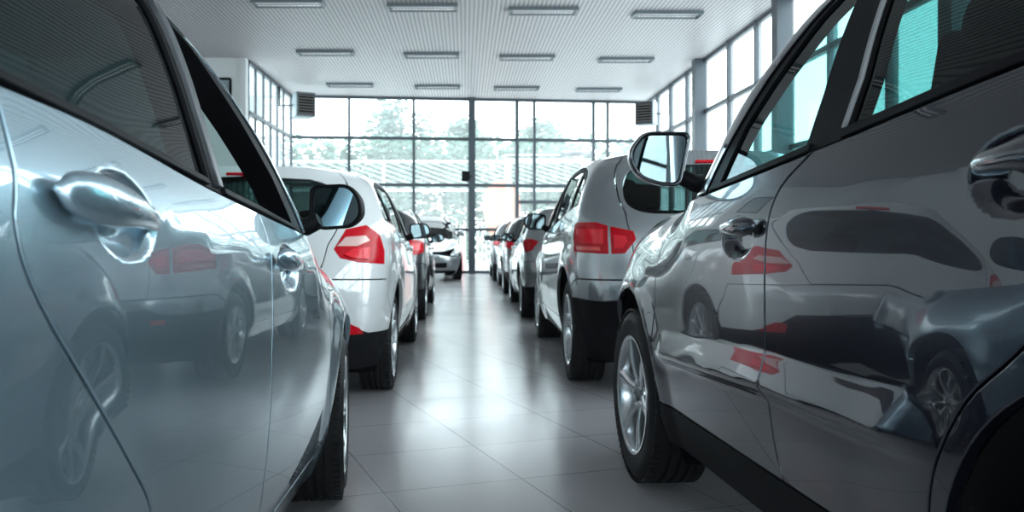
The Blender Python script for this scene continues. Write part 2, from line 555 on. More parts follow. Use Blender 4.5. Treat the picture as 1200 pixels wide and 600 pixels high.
# ------------------------------------------------------------------ cabin
def seat_mesh(w=.5):
    m = MB()
    m.rbox((.0, 0, .12), (.52, w, .16), .06, 4, M=Matrix.Rotation(-.1, 3, 'Y'))
    m.rbox((-.30, 0, .45), (.17, w * .96, .62), .07, 4, M=Matrix.Rotation(-.28, 3, 'Y'))
    for s in (-1, 1):
        m.rbox((-.27, s * w * .42, .42), (.2, .07, .5), .03, 3, M=Matrix.Rotation(-.28, 3, 'Y'))
        m.rbox((.0, s * w * .42, .17), (.46, .07, .12), .03, 3)
    return m
def head_mesh():
    m = MB(); m.rbox((-.42, 0, .87), (.11, .27, .19), .05, 4, M=Matrix.Rotation(-.2, 3, 'Y'))
    for s in (-1, 1): m.tube([(-.385, s * .07, .74), (-.405, s * .07, .82)], .007, 8)
    return m

def cabin(car, B, sp, M_):
    zs = sp.get('seat_z', .42); xf = sp.get('seat_x', 1.25); yw = B.w - .5
    fl = MB(); x0, x1 = -.35, sp['A_x'] - .1
    fl.box(((x0 + x1) / 2, 0, .32), (x1 - x0, 2 * B.w - .36, .06))
    fl.build('cabin_floor', M_['black'], car)
    for s in (1, -1):
        st = seat_mesh(sp.get('seat_w', .5)).build('front_seat', M_['seat'], car, (xf, s * yw, zs - .04))
        head_mesh().build('headrest', M_['seat'], st, (0, 0, sp.get('head_dz', 0)))
    rs = seat_mesh(2 * B.w - .55).build('rear_seat', M_['seat'], car, (xf - .85, 0, zs - .1))
    for s in (1, -1): head_mesh().build('headrest', M_['seat'], rs, (-.02, s * yw, -.03 + sp.get('head_dz', 0)))
    # dashboard with binnacle, and the wheel on its column
    xd = sp.get('dash_x', xf + .78); zd = sp.get('dash_z', .92)
    d = MB(); W2 = 2 * B.w - .34
    d.prism([(xd - .12, zd - .4), (xd - .16, zd - .12), (xd - .1, zd), (xd + .1, zd + .03), (xd + .42, zd + .04), (xd + .42, zd - .4)], -W2 / 2, W2 / 2)
    d.rbox((xd - .04, yw, zd + .03), (.2, .36, .1), .04, 4)
    d.rbox((xd - .12, 0, zd - .28), (.2, .26, .5), .04, 3)
    db = d.build('dashboard', M_['black'], car)
    sw = MB(); c = Vector((xd - .3, yw, zd - .02)); ax = Vector((-.9, 0, .42)).normalized(); up = Vector((.42, 0, .9)).normalized()
    pts = [c + (Vector((0, 1, 0)) * math.cos(a) + up * math.sin(a)) * .185 for a in [2 * PI * k / 36 for k in range(37)]]
    sw.tube(pts, .016, 10, cap=False)
    for a in (0, PI, -PI / 2): sw.tube([c + (Vector((0, 1, 0)) * math.cos(a) + up * math.sin(a)) * .18, c], .016, 8)
    sw.rbox(c, (.08, .13, .11), .03, 3); sw.tube([c, c - ax * .25], .03, 8)
    sw.build('steering_wheel', M_['black'], car)

# ------------------------------------------------------------------ mirrors
def mirror_part(car, sp, side, M_, shell_mat):
    """wing mirror: rounded housing opening to the rear with a pane set into it, on a short foot"""
    mx, my, mz = sp['mirror']            # centre of the housing (x, |y|, z)
    mw, mh, md = sp.get('mirror_size', (.22, .155, .12))
    yaw = sp.get('mirror_yaw', .22); pit = 0
    out = sp.get('mirror_shape')         # outline in (outward, up) halves
    P = rounded(out, sp.get('mirror_round', .4), 8)
    P = resample([(a * mw / 2, b * mh / 2) for a, b in P], .012)
    if area2(P) < 0: P = P[::-1]
    n = len(P)
    Mz = Matrix.Rotation(-yaw * side, 3, 'Z')
    def place(d, a, b):  # d forward depth, a outward, b up
        v = Mz @ Vector((d, side * a, b)); return (v.x + mx, v.y + side * my, v.z + mz)
    m = MB(); rings = []
    prof = [(-.006, .90), (-.010, .95), (-.006, .99), (.006, 1.0), (.03, .985), (.06, .93), (.085, .82), (.103, .64), (.115, .38), (.119, .12)]
    vs = []
    for d, k in prof:
        for a, b in P: vs.append(place(d * md / .12, a * k, b * k))
    fs = []
    for i in range(len(prof) - 1):
        for j in range(n):
            j2 = (j + 1) % n; fs.append((i * n + j, i * n + j2, (i + 1) * n + j2, (i + 1) * n + j))
    fs.append(tuple((len(prof) - 1) * n + j for j in range(n)))
    m.add(vs, fs, 0, True)
    vin = [place(-.006 * md / .12, a * .90, b * .90) for a, b in P] + [place(.012, a * .86, b * .86) for a, b in P]
    m.add(vin, [(j, (j + 1) % n, n + (j + 1) % n, n + j) for j in range(n)], 0, True)
    # foot to the door
    fy = sp.get('mirror_foot', (my - .2, mz - .06))
    f = MB()
    f.tube([(mx + .03, side * (my - mw * .3), mz - mh * .28), (mx + .035, side * (my - mw * .55), mz - mh * .42), (mx + .03, side * fy[0], fy[1])], [.035, .038, .045], 12, flat=(.8, (0, 0, 1)))
    h = m.build('wing_mirror', shell_mat, car)
    f.build('mirror_foot', M_['trim'], h)
    g = MB()
    g.add([place(.008, a * .90, b * .90) for a, b in P], [tuple(range(n))])
    rim = [place(.004, a * .92, b * .92) for a, b in P] + [place(.004, a * .85, b * .85) for a, b in P] + [place(.009, a * .85, b * .85) for a, b in P]
    b_ = MB(); b_.add(rim, [(j, (j + 1) % n, n + (j + 1) % n, n + j) for j in range(n)] + [(n + j, n + (j + 1) % n, 2 * n + (j + 1) % n, 2 * n + j) for j in range(n)], 0, False)
    b_.build('mirror_bezel', M_['trim'], h)
    g2 = MB(); g2.add([place(.0065, a * .87, b * .87) for a, b in P] + [place(.011, a * .87, b * .87) for a, b in P], [tuple(range(n)), tuple(range(2 * n - 1, n - 1, -1))] + [(j, n + j, n + (j + 1) % n, (j + 1) % n) for j in range(n)])
    g2.build('mirror_glass', M_['mirror'], h)
    return h
# ------------------------------------------------------------------ putting a car together
def q_of(B, x, z): return (float(B.x0(z)) - x) / B.Lr
def qf_of(B, x, z, up=False): return (x - float(B.x1(z, up))) / B.Lf

def top_loop(B, qh=1.0, qw=1.0, n=14):
    """(u,z) along the roof edge of the left side, from the tail (q=qh) forward to the windscreen (q=qw)"""
    P = []
    for k in range(n + 1):
        q = qh * (1 - k / n); z = B.ztop(q, True); P.append(B.R(q, z))
    xa = B.R(0, B.ztop(0, True))[0]; zb_ = B.ztop(0, False); xb = B.N(0, zb_, True)[0]
    for k in range(1, 24):
        x = xa + (xb - xa) * k / 24; P.append((x, float(T(B.zr, x))))
    for k in range(n + 1):
        q = qw * k / n; z = B.ztop(q, False); P.append(B.N(q, z, True))
    return P

def zhood(B, q):
    z = float(T(B.zb, B.sp['wb'] + .5))
    for _ in range(20):
        u, _z = B.N(q, z); p = B.F(np.array([u]), np.array([z]))[0]
        z = .5 * z + .5 * float(B.Zhood(np.array([p[0]]), np.array([p[1]]))[0])
    return z

def handle(car, B, hs, side, M_, body_mat):
    """pull handle: boss at the rear end, bar bridging over the cup in the door skin"""
    x0, x1, z0, z1, hgt = hs['x0'], hs['x1'], hs['z0'], hs['z1'], hs.get('h', .04)
    m = MB(); n = 16; pts = []; R = []; A = []
    for k in range(n + 1):
        f = k / n; x = x0 + (x1 - x0) * f; z = z0 + (z1 - z0) * f
        # off the skin the bar is not dented: use the neighbouring surface level
        y = float(B.Wflat(np.array([x]), np.array([z]))[0])
        o = hs.get('out', .03) * (math.sin(PI * min(1, max(0, .1 + f * .87))) ** .55)
        pts.append((x, side * (y + o - .006), z))
        e = 1 - (abs(2 * f - 1)) ** 5
        R.append(max(.004, hgt / 2 * (1.0 - .45 * sstep(.25, .8, np.array(f)) + 0) * e ** .5 * (1 if f < .8 else 1.05)))
    m.tube(pts, R, 16, flat=(.55, (0, 1, 0)))
    h = m.build('door_handle', hs.get('mat') or body_mat, None)
    if hs.get('boss'):
        b = MB(); x = x0 + (x1 - x0) * .02; z = z0 + (z1 - z0) * .02
    return h

def build_car(name, sp, mats, loc, rz, label, group=None, scale=(1, 1, 1)):
    B = Body(sp); M_ = dict(MATS); M_.update(mats); body = M_['body']
    # skin level without the handle cups, for what bridges them
    B2 = Body({**sp, 'feats': [f for f in sp.get('feats', []) if f[0] != 'dent']}); B.Wflat = B2.W
    car = empty(name, loc, rz); car.scale = scale
    tag(car, label, 'car', group)
    H = sp.get('h', .07); near = sp.get('near')            # near = +1/-1: the side drawn fine
    hf = sp.get('h_far', H * 2)
    ar, af = sp['arch_r'], sp['arch_f']
    zs1 = lambda x: float(T(tab(sp['sill_top']), x)); zs0 = lambda x: float(T(tab(sp['sill_bot']), x))
    zb = lambda x: float(T(B.zb, x))
    def belt(xa, xb, n=16): return [(xa + (xb - xa) * k / n, zb(xa + (xb - xa) * k / n)) for k in range(n + 1)]
    def line(fn, xa, xb, n=10): return [(xa + (xb - xa) * k / n, fn(xa + (xb - xa) * k / n)) for k in range(n + 1)]
    def ang(c, p): return math.degrees(math.atan2(p[1] - c[1], p[0] - c[0])) % 360
    A, Bl, C = sp['A'], sp['B'], sp['C']
    fineA = [(a, b, c, d, e) for a, b, c, d, e in sp.get('fine', [])]
    zcw = sp['cowl_z']; qw = sp.get('qw', .14)
    hatch = sp['hatch']; qh_top = hatch[-1][0]; zh0 = hatch[0][1]
    back = sp['back']; tip = back[-1]
    dlo = belt(tip[0], back[0][0], 24)[:-1] + list(back)[:-1]
    # rear bumper's upper edge, from the arch to the hatch
    br = sp['bump_r']                                   # list of (x or q...) already (u,z)
    br = [f(B) if callable(f) else f for f in br]
    bf = [f(B) if callable(f) else f for f in sp['bump_f']]
    ff = [f(B) if callable(f) else f for f in sp['fender_front']]
    hl = [B.R(q, z) for q, z in hatch[:-1]] + [B.R(qh_top, B.ztop(qh_top, True))]
    tl = top_loop(B, qh_top, qw)
    doors = {}
    lamps = [dict(l, poly=[f(B) if callable(f) else f for f in l['poly']]) for l in sp['lamps']]
    for side in (1, -1):
        mir = side < 0; h = H if (near in (None, side)) else hf
        fine = fineA if near in (None, side) else []
        def pn(nm, F, poly, mat, parent=car, hh=None, **k): return panel(nm, F, poly, mat, parent, h=hh or h, mirror=mir, **k)
        # body side: quarter, roof rail and windscreen pillar in one pressing
        q0 = C[0]; a0 = ang(ar, q0); a1 = ang(ar, br[0]); a0 = a0 - 360 if a0 > 270 else a0
        arc_r = arc(ar[0], ar[1], ar[2], a1, a0, 30)
        if sp.get('arch_r_pts'): arc_r = sp['arch_r_pts']
        wsl = [B.N(qw, zcw + (tl[-1][1] - zcw) * k / 8, True) for k in range(8)]
        ws_edge = wsl                                     # from the cowl up
        path = list(C) + list(back) + [(p[0], p[1]) for p in ws_edge] + [(p[0], p[1] + .006) for p in tl[::-1]] + hl[::-1] + br[::-1] + arc_r
        pn('side_panel', B.FU, path, body, fine=[f for f in fine], **sp.get('lip', {}))
        # doors
        fd = line(zs1, A[0][0], Bl[0][0])[::-1] + list(A) + belt(A[-1][0], Bl[-1][0])[1:-1] + list(Bl)[::-1]
        fdo = pn('front_door', B.FL, fd, body, fine=fine)
        rd = list(Bl) + belt(Bl[-1][0], C[-1][0])[1:-1] + list(C)[::-1] + line(zs1, C[0][0], Bl[0][0])[1:-1]
        rdo = pn('rear_door', B.FL, rd, body, fine=fine)
        # sill between the wheels
        sx0, sx1 = C[0][0], A[0][0]
        e0, e1 = zs0(sx0), zs0(sx1)
        sl = line(zs1, sx0, sx1) + [(p[0], p[1]) for p in sp.get('sill_f', [(sx1 + .06, zs1(sx1) - .07), (sx1 + .08, e1)])] + line(zs0, sx1, sx0) + [(sx0 - .08, e0), (sx0 - .06, zs1(sx0) - .07)]
        pn('sill', B.FL, sl, M_[sp.get('sill_mat', 'body')])
        # front wing
        f0, f1 = ang(af, A[0]), ang(af, ff[-1])
        if f0 > 270: f0 -= 360
        if f1 > 270: f1 -= 360
        fe = list(A) + belt(A[-1][0], float(B.x1(ff[0][1], False)) if False else ff[0][0])[1:-1] + ff + arc(af[0], af[1], af[2], f1, f0, 30)
        pn('front_fender', B.FL, fe, body)
        # black door frames, panes set in them
        panes = sp['panes']
        fr = pn('window_frame', B.FU, dlo, M_['trim'], off=-.006, r=.002, holes=[p['poly'] for p in panes], depth=sp.get('frame_depth', .04))
        for p in panes:
            if p.get('open'): continue
            par = {'front': fdo, 'rear': rdo}.get(p['door'], car)
            g = pn(p.get('name', 'door_window'), B.FU, p['poly'], M_[p.get('mat', 'glass_clear')], parent=par, off=-.014, gap=-.006, r=0, depth=.004)
        for s_ in sp.get('side_trims', []):
            pn(s_['name'], B.FU, s_['poly'], M_[s_['mat']], off=s_.get('off', .004), depth=.012, parent={'front': fdo, 'rear': rdo}.get(s_.get('door'), car), gap=0, hh=s_.get('h'))
        for hs in sp.get('handles', []):
            if hs.get('only') and hs['only'] != side: continue
            hd = handle(car, B, hs, side, M_, body); hd.parent = fdo if hs['door'] == 'front' else rdo
        for l in lamps:
            par = pn(l['name'], B.FU if l.get('up') else B.FL, l['poly'], M_[l['mat']], off=l.get('off', .002), dome=l.get('dome', .006), gap=.001, hh=l.get('h'))
            if l.get('label'): par['label'] = l['label']
            for sub in l.get('subs', []):
                pn(sub['name'], B.FU if l.get('up') else B.FL, [f(B) if callable(f) else f for f in sub['poly']], M_[sub['mat']], parent=par, off=l.get('off', .002) + l.get('dome', .006) + sub.get('off', .0006), gap=0, r=.001, hh=sub.get('h', .02), depth=.004)
        # black sheet added behind the shut lines so they show dark, and the wheel housings
        zt = lambda x: zb(x) - .03
        ln = [B.R(.97, .36), B.R(.3, .36), (ar[0] - ar[2] - .05, .36)] + arc(ar[0], ar[1], ar[2] + .03, 178, 2, 20) + [(ar[0] + ar[2] + .05, .33), (af[0] - af[2] - .05, .33)] + arc(af[0], af[1], af[2] + .03, 178, 2, 20) + [B.N(.3, .36), B.N(.97, .36), B.N(.97, .62), B.N(.2, .66)] + [(x, zt(x)) for x in np.linspace(af[0] + .3, ar[0] - .2, 14)] + [B.R(.3, zh0 + .2), B.R(.97, zh0 + .2)]
        pn('gap_backing', B.FL, ln, M_['black'], off=-.034, r=0, depth=.003, gap=0, hh=max(h, .07))
        for (xc, zc, Rr) in (ar, af):
            ml = MB(); vs = []; n = 26
            for k in range(n + 1):
                a = math.radians(-25 + 230 * k / n); x, z = xc + (Rr + .006) * math.cos(a), zc + (Rr + .006) * math.sin(a)
                y = float(B.W(np.array([x]), np.array([z]))[0]) - .03
                vs += [(x, side * y, z), (x, side * (B.w - .40), z)]
            fs = [(2 * k, 2 * k + 1, 2 * k + 3, 2 * k + 2) for k in range(n)]
            ml.add(vs, fs + [tuple(range(1, 2 * n + 2, 2))])
            ml.build('wheel_housing', M_['black'], car)
        # dark lining of the roof rail and pillars
        pn('pillar_lining', B.FU, list(back) + [(p[0], p[1]) for p in ws_edge] + tl[::-1] + [B.R(qh_top, zh0 + .35), (back[0][0], zb(back[0][0]))], M_['lining'], off=-.045, r=0, depth=.003, gap=.004, hh=max(h, .06))
        if sp.get('mirror'): mirror_part(car, sp, side, M_, M_.get('mirror_shell', M_['body']))
        for (xc, zc, Rr), xw in ((ar, sp.get('xw_r', 0.0)), (af, sp['wb'])):
            wl = add_wheel(car, sp.get('rim', 'five'), (xw, side * (B.w - sp.get('wheel_in', .02) - sp['tw'] / 2), sp['rt']), sp['rt'], sp['rr'], sp['tw'], side, M_, sp.get('wheel_detail', True))
            if xw > 1: wl.rotation_euler.z += sp.get('steer', 0)
    hm = H * 1.3
    # roof
    loop = top_loop(B, 1.0, 1.0); xy = [tuple(B.F(np.array([u]), np.array([z]), True)[0][:2]) if u > .2 else tuple(B.F(np.array([u]), np.array([z]), False)[0][:2]) for u, z in loop]
    rp = [(y, x) for x, y in xy] + [(-y, x) for x, y in xy[::-1]]
    panel('roof', B.FR, rp, body, car, h=hm, gap=0, r=.002, depth=.02)
    def FHd(y, x):
        return np.stack([x, y, B.Zroof(x, y) - .04], -1)
    panel('headliner', FHd, [(y * .96, x) for y, x in rp], M_['lining'], car, h=hm * 1.5, gap=.03, r=0, depth=.003)
    # hatch with its window
    n = 10
    def htop(qs, qe): return [(qs + (qe - qs) * k / n, B.ztop(qs + (qe - qs) * k / n, True) - sp.get('hatch_gap', -.005)) for k in range(n + 1)]
    hb = [(1.0, zh0)] + [(q, z) for q, z in hatch[:-1]] + htop(qh_top, 1.0)
    rg = sp['rear_glass']
    hat = panel('tailgate', B.FL, full(B, hb), body, car, h=hm, holes=[full(B, rg)])
    panel('rear_window', B.FL, full(B, rg), M_['glass_dark'], hat, h=hm, off=-.003, gap=-.004, r=0, depth=.004)
    # high brake light
    if sp.get('brake_light'):
        q, z, dz = sp['brake_light']
        bl = [(1, z - dz), (q, z - dz), (q, z + dz), (1, z + dz)]
        panel('brake_light', B.FL, full(B, bl), M_['red'], hat, h=hm, off=.012, gap=0, r=.003, depth=.02)
    # rear bumper
    lo = sp.get('bump_r_low', .28); zq = lambda u, z: (q_of(B, u, z), z)
    arb = [zq(*p) for p in arc(ar[0], ar[1], ar[2], ang(ar, br[0]), 205, 14)]
    bp = [(1.0, lo), (.5, lo), zq(arb[-1] and (ar[0] + ar[2] * math.cos(math.radians(205))), lo)]
    bb = [(1.0, lo), (.5, lo), (q_of(B, ar[0] - ar[2] * .93, lo), lo)] + arb[::-1] + [zq(*p) for p in br] + [(1.0, br[-1][1])]
    if sp.get('bump_split'):
        zsp = sp['bump_split']    # dark lower part below this line: list of (q,z) side to middle
        sp_l = [(q_of(B, ar[0] + ar[2] * math.cos(math.radians(a_)), ar[1] + ar[2] * math.sin(math.radians(a_))), ar[1] + ar[2] * math.sin(math.radians(a_))) for a_ in [sp['bump_split_ang']]] + zsp
        up_arc = [zq(*p) for p in arc(ar[0], ar[1], ar[2], ang(ar, br[0]), sp['bump_split_ang'], 14)]
        dn_arc = [zq(*p) for p in arc(ar[0], ar[1], ar[2], sp['bump_split_ang'], 205, 14)]
        upb = sp_l[::-1] + up_arc[::-1][1:-1] + [zq(*p) for p in br] + [(1.0, br[-1][1])]
        dnb = [(1.0, lo), (.5, lo), (q_of(B, ar[0] - ar[2] * .93, lo), lo)] + dn_arc[::-1] + zsp
        bo = panel('rear_bumper', B.FL, full(B, upb), body, car, h=hm)
        lb = panel('lower_bumper', B.FL, full(B, dnb), M_['trim'], bo, h=hm)
    else:
        bo = panel('rear_bumper', B.FL, full(B, bb), M_.get('bumper', body), car, h=hm)
    # windscreen, bonnet, front bumper
    ws = [(1.0, zcw)] + [(qw + .02, zcw)] + [(qw + .02, zcw + (tl[-1][1] - zcw) * k / 6) for k in range(1, 6)] + [(qw + .02 + (1 - qw - .02) * k / n, B.ztop(qw + .02 + (1 - qw - .02) * k / n, False) + .003) for k in range(n + 1)]
    panel('windscreen', B.FU, full(B, ws, True, True), M_['glass_screen'], car, h=hm, off=-.006, gap=.001, r=0, depth=.004)
    cw = [tuple(B.F(np.array([B.N(q, zcw, True)[0]]), np.array([zcw]), True)[0][:2]) for q in np.linspace(1, 0, 12)]
    xs = float(cw[-1][0]); xe = float(B.x1(zhood(B, 0), False))
    sd = [(x, float(B.W(np.array([x]), np.array([zb(x)]))[0])) for x in np.linspace(xs, xe, 20)]
    fn = [tuple(B.F(np.array([B.N(q, zhood(B, q))[0]]), np.array([zhood(B, q)]))[0][:2]) for q in np.linspace(0, 1, 16)]
    half = cw + [(x, y - .006) for x, y in sd[1:]] + fn[1:]
    panel('hood', B.FH, [(y, x) for x, y in half] + [(-y, x) for x, y in half[::-1]], body, car, h=hm, gap=.002)
    fb_lo = sp.get('bump_f_low', .24)
    zf = lambda u, z: (qf_of(B, u, z), z)
    fa = [zf(*p) for p in arc(af[0], af[1], af[2], ang(af, bf[0]) , -25, 14)]
    fbp = [(1.0, fb_lo), (.5, fb_lo), (qf_of(B, af[0] + af[2] * .93, fb_lo), fb_lo)] + fa[::-1] + [zf(*p) for p in bf] 
    gr = sp.get('grilles', [])
    fb = panel('front_bumper', B.FL, full(B, fbp, True), body, car, h=hm, holes=[full(B, g, True) for g in gr])
    for g in gr: panel('grille', B.FL, full(B, g, True), M_['trim'], fb, h=hm, off=-.02, gap=-.005, r=0, depth=.003)
    # underside
    u = MB(); u.rbox(((sp['wb']) / 2, 0, .26), (sp['wb'] + 1.1, 2 * B.w - .62, .14), .04, 2); u.build('underbody', M_['black'], car)
    cabin(car, B, sp, M_)
    for fn_ in sp.get('extra', []): fn_(car, B, M_)
    return car, B
# ------------------------------------------------------------------ the cars' measures
LOW = [(.15, .11), (.25, .065), (.36, .03), (.5, .008), (.62, 0), (.74, .001), (.86, .010), (.94, .022), (1.0, .04)]
LOWF = [(.15, .11), (.25, .065), (.36, .03), (.5, .008), (.62, 0), (.74, .004), (.86, .03), (.94, .07), (1.0, .14)]
GREEN = [(0, .0), (.3, .035), (.6, .08), (.85, .135), (.95, .175), (1.0, .22)]
def RY(y, z): return lambda B: B.Ry(y, z)
def RQ(q, z): return lambda B: B.R(q, z)
def NQ(q, z): return lambda B: B.N(q, z)

def base_L1():
    wb = 2.64
    return dict(w=.905, wb=wb, rt=.335, rr=.235, tw=.21, A_x=1.98, crown=.05, h=.028, near=-1, rim='ten', steer=.10, frame_depth=.065,
        plan=[(-.85, .93), (-.3, .985), (.5, 1), (1.6, 1), (2.4, .992), (2.9, .96), (3.5, .88)],
        low=LOW, lowf=LOWF, green=GREEN,
        zb=[(-.8, 1.20), (-.3, 1.225), (.17, 1.215), (.89, 1.145), (1.5, 1.09), (1.95, 1.05), (2.3, 1.0), (2.7, .945), (3.1, .87), (3.5, .74)],
        zr=[(-.7, 1.48), (-.2, 1.545), (.4, 1.59), (.95, 1.60), (1.3, 1.58), (1.8, 1.54)],
        xr=[(.2, -.72), (.45, -.86), (.65, -.87), (.9, -.84), (1.1, -.76), (1.5, -.45)],
        rcr=[(.2, .5), (.9, .55), (1.5, .42)],
        xfl=[(.2, 3.4), (.4, 3.52), (.6, 3.52), (.75, 3.46), (1.1, 3.36)], rcfl=[(.2, .7), (.7, .72), (1.1, .72)],
        xfu=[(.9, 2.55), (1.06, 2.32), (1.17, 2.15), (1.285, 1.97), (1.374, 1.78), (1.454, 1.58), (1.52, 1.38), (1.58, 1.12)],
        rcfu=[(.9, .42), (1.1, .42), (1.5, .36)], roof_x=(-.3, 1.2), cowl_z=1.06,
        feats=[('crease', [(-.5, 1.13), (.109, 1.118), (.218, 1.108), (.555, 1.073), (.822, 1.037), (1.33, .995), (1.953, .937), (2.6, .88)], .010, .09, .14, -.6, 2.3, .3),
               ('dent', .39, 1.078, .118, .066, -.12, .032), ('dent', 1.49, .965, .135, .065, -.1, .03),
               ('flare', 0, .335, .40, .2, .010), ('flare', 2.64, .335, .40, .16, .012)],
        fine=[(.24, .99, .54, 1.16, .007), (1.33, .89, 1.65, 1.04, .008)],
        arch_r=(0, .335, .405), arch_f=(2.64, .335, .40),
        sill_top=[(0, .30), (3, .30)], sill_bot=[(0, .2), (3, .2)],
        A=[(2.24, .30), (2.19, .5), (2.17, .7), (2.17, .9), (2.12, 1.03)],
        B=[(1.29, .30), (1.255, .45), (1.245, .59), (1.25, .76), (1.27, .94), (1.28, 1.03), (1.27, 1.11)],
        C=spl([(.47, .30), (.50, .40), (.515, .53), (.475, .641), (.379, .74), (.275, .843), (.17, .945), (.118, 1.011), (.099, 1.065), (.104, 1.106), (.112, 1.218)], 5),
        back=spl([(-.28, 1.228), (-.26, 1.32), (-.12, 1.45), (.1, 1.525), (.5, 1.56), (.9, 1.56), (1.15, 1.52), (1.43, 1.38), (1.65, 1.25), (1.81, 1.12), (1.87, 1.06)], 5),
        panes=[dict(door='rear', poly=rounded([(.915, 1.157), (.90, 1.255), (.895, 1.40), (.90, 1.53), (.45, 1.53), (.06, 1.49), (.0, 1.42), (.0, 1.236), (.3, 1.216)], .02), mat='glass_rear'),
               dict(door='front', open=True, poly=rounded([(.985, 1.154), (.975, 1.3), (.985, 1.525), (1.13, 1.485), (1.39, 1.345), (1.60, 1.215), (1.73, 1.09), (1.3, 1.124)], .015)),
               dict(door='', name='quarter_window', poly=rounded([(-.06, 1.242), (-.05, 1.36), (-.2, 1.30), (-.22, 1.245)], .015), mat='glass_dark')],
        side_trims=[dict(name='window_seal', mat='trim', door='rear', h=.03, poly=[(.11, 1.222), (.4, 1.196), (.88, 1.151), (.88, 1.164), (.4, 1.211), (.11, 1.236)]),
                    dict(name='window_seal', mat='trim', door='front', h=.03, poly=[(.985, 1.137), (1.3, 1.11), (1.74, 1.068), (1.74, 1.080), (1.3, 1.125), (.985, 1.152)]),
                    dict(name='pillar_trim', mat='satin', door='rear', h=.03, off=.006, poly=[(.938, 1.152), (.925, 1.3), (.925, 1.53), (.968, 1.53), (.958, 1.3), (.97, 1.148)])],
        handles=[dict(door='rear', x0=.165, x1=.495, z0=1.105, z1=1.068, h=.064, out=.034), dict(door='front', x0=1.30, x1=1.60, z0=1.0, z1=.962, h=.058, out=.032)],
        hatch=[(.42, .78), (.40, .9), (.40, 1.1), (.36, 1.3), (.30, 1.45)], rear_glass=[(1, 1.12)] + spl([(.56, 1.13), (.48, 1.17), (.45, 1.27), (.47, 1.40), (.55, 1.46)], 4) + [(1, 1.48)],
        bump_r=[(-.28, .66), RQ(.1, .72), RQ(.42, .775)], fender_front=[(3.0, .885), (2.95, .72), (2.93, .66), (2.985, .56)],
        bump_f=[(2.985, .56), (2.94, .66), NQ(.2, .64), NQ(.5, .66), NQ(.75, .75), NQ(1, .75)],
        grilles=[[(1, .3), (.6, .3), (.6, .45), (1, .45)]],
        lamps=[dict(name='taillight', mat='red', h=.03, dome=.01, poly=[(-.44, 1.06), (-.42, .97), (-.46, .89), RQ(.30, .86), RQ(.38, .90), RQ(.38, 1.02), RQ(.3, 1.08)]),
               dict(name='headlight', mat='lamp', poly=[(3.0, .86), (2.97, .73), NQ(.2, .655), NQ(.5, .67), NQ(.45, .76)])],
        brake_light=(.9, 1.52, .008),
        mirror=(2.05, .937, 1.15), mirror_size=(.185, .16, .12), mirror_round=.35, mirror_yaw=-.16, mirror_foot=(.80, 1.08),
        mirror_shape=[(-.95, .9), (-1, -.6), (-.6, -1), (.6, -.9), (1, -.45), (.97, .3), (.5, .95)],
        seat_x=1.05, seat_z=.42)

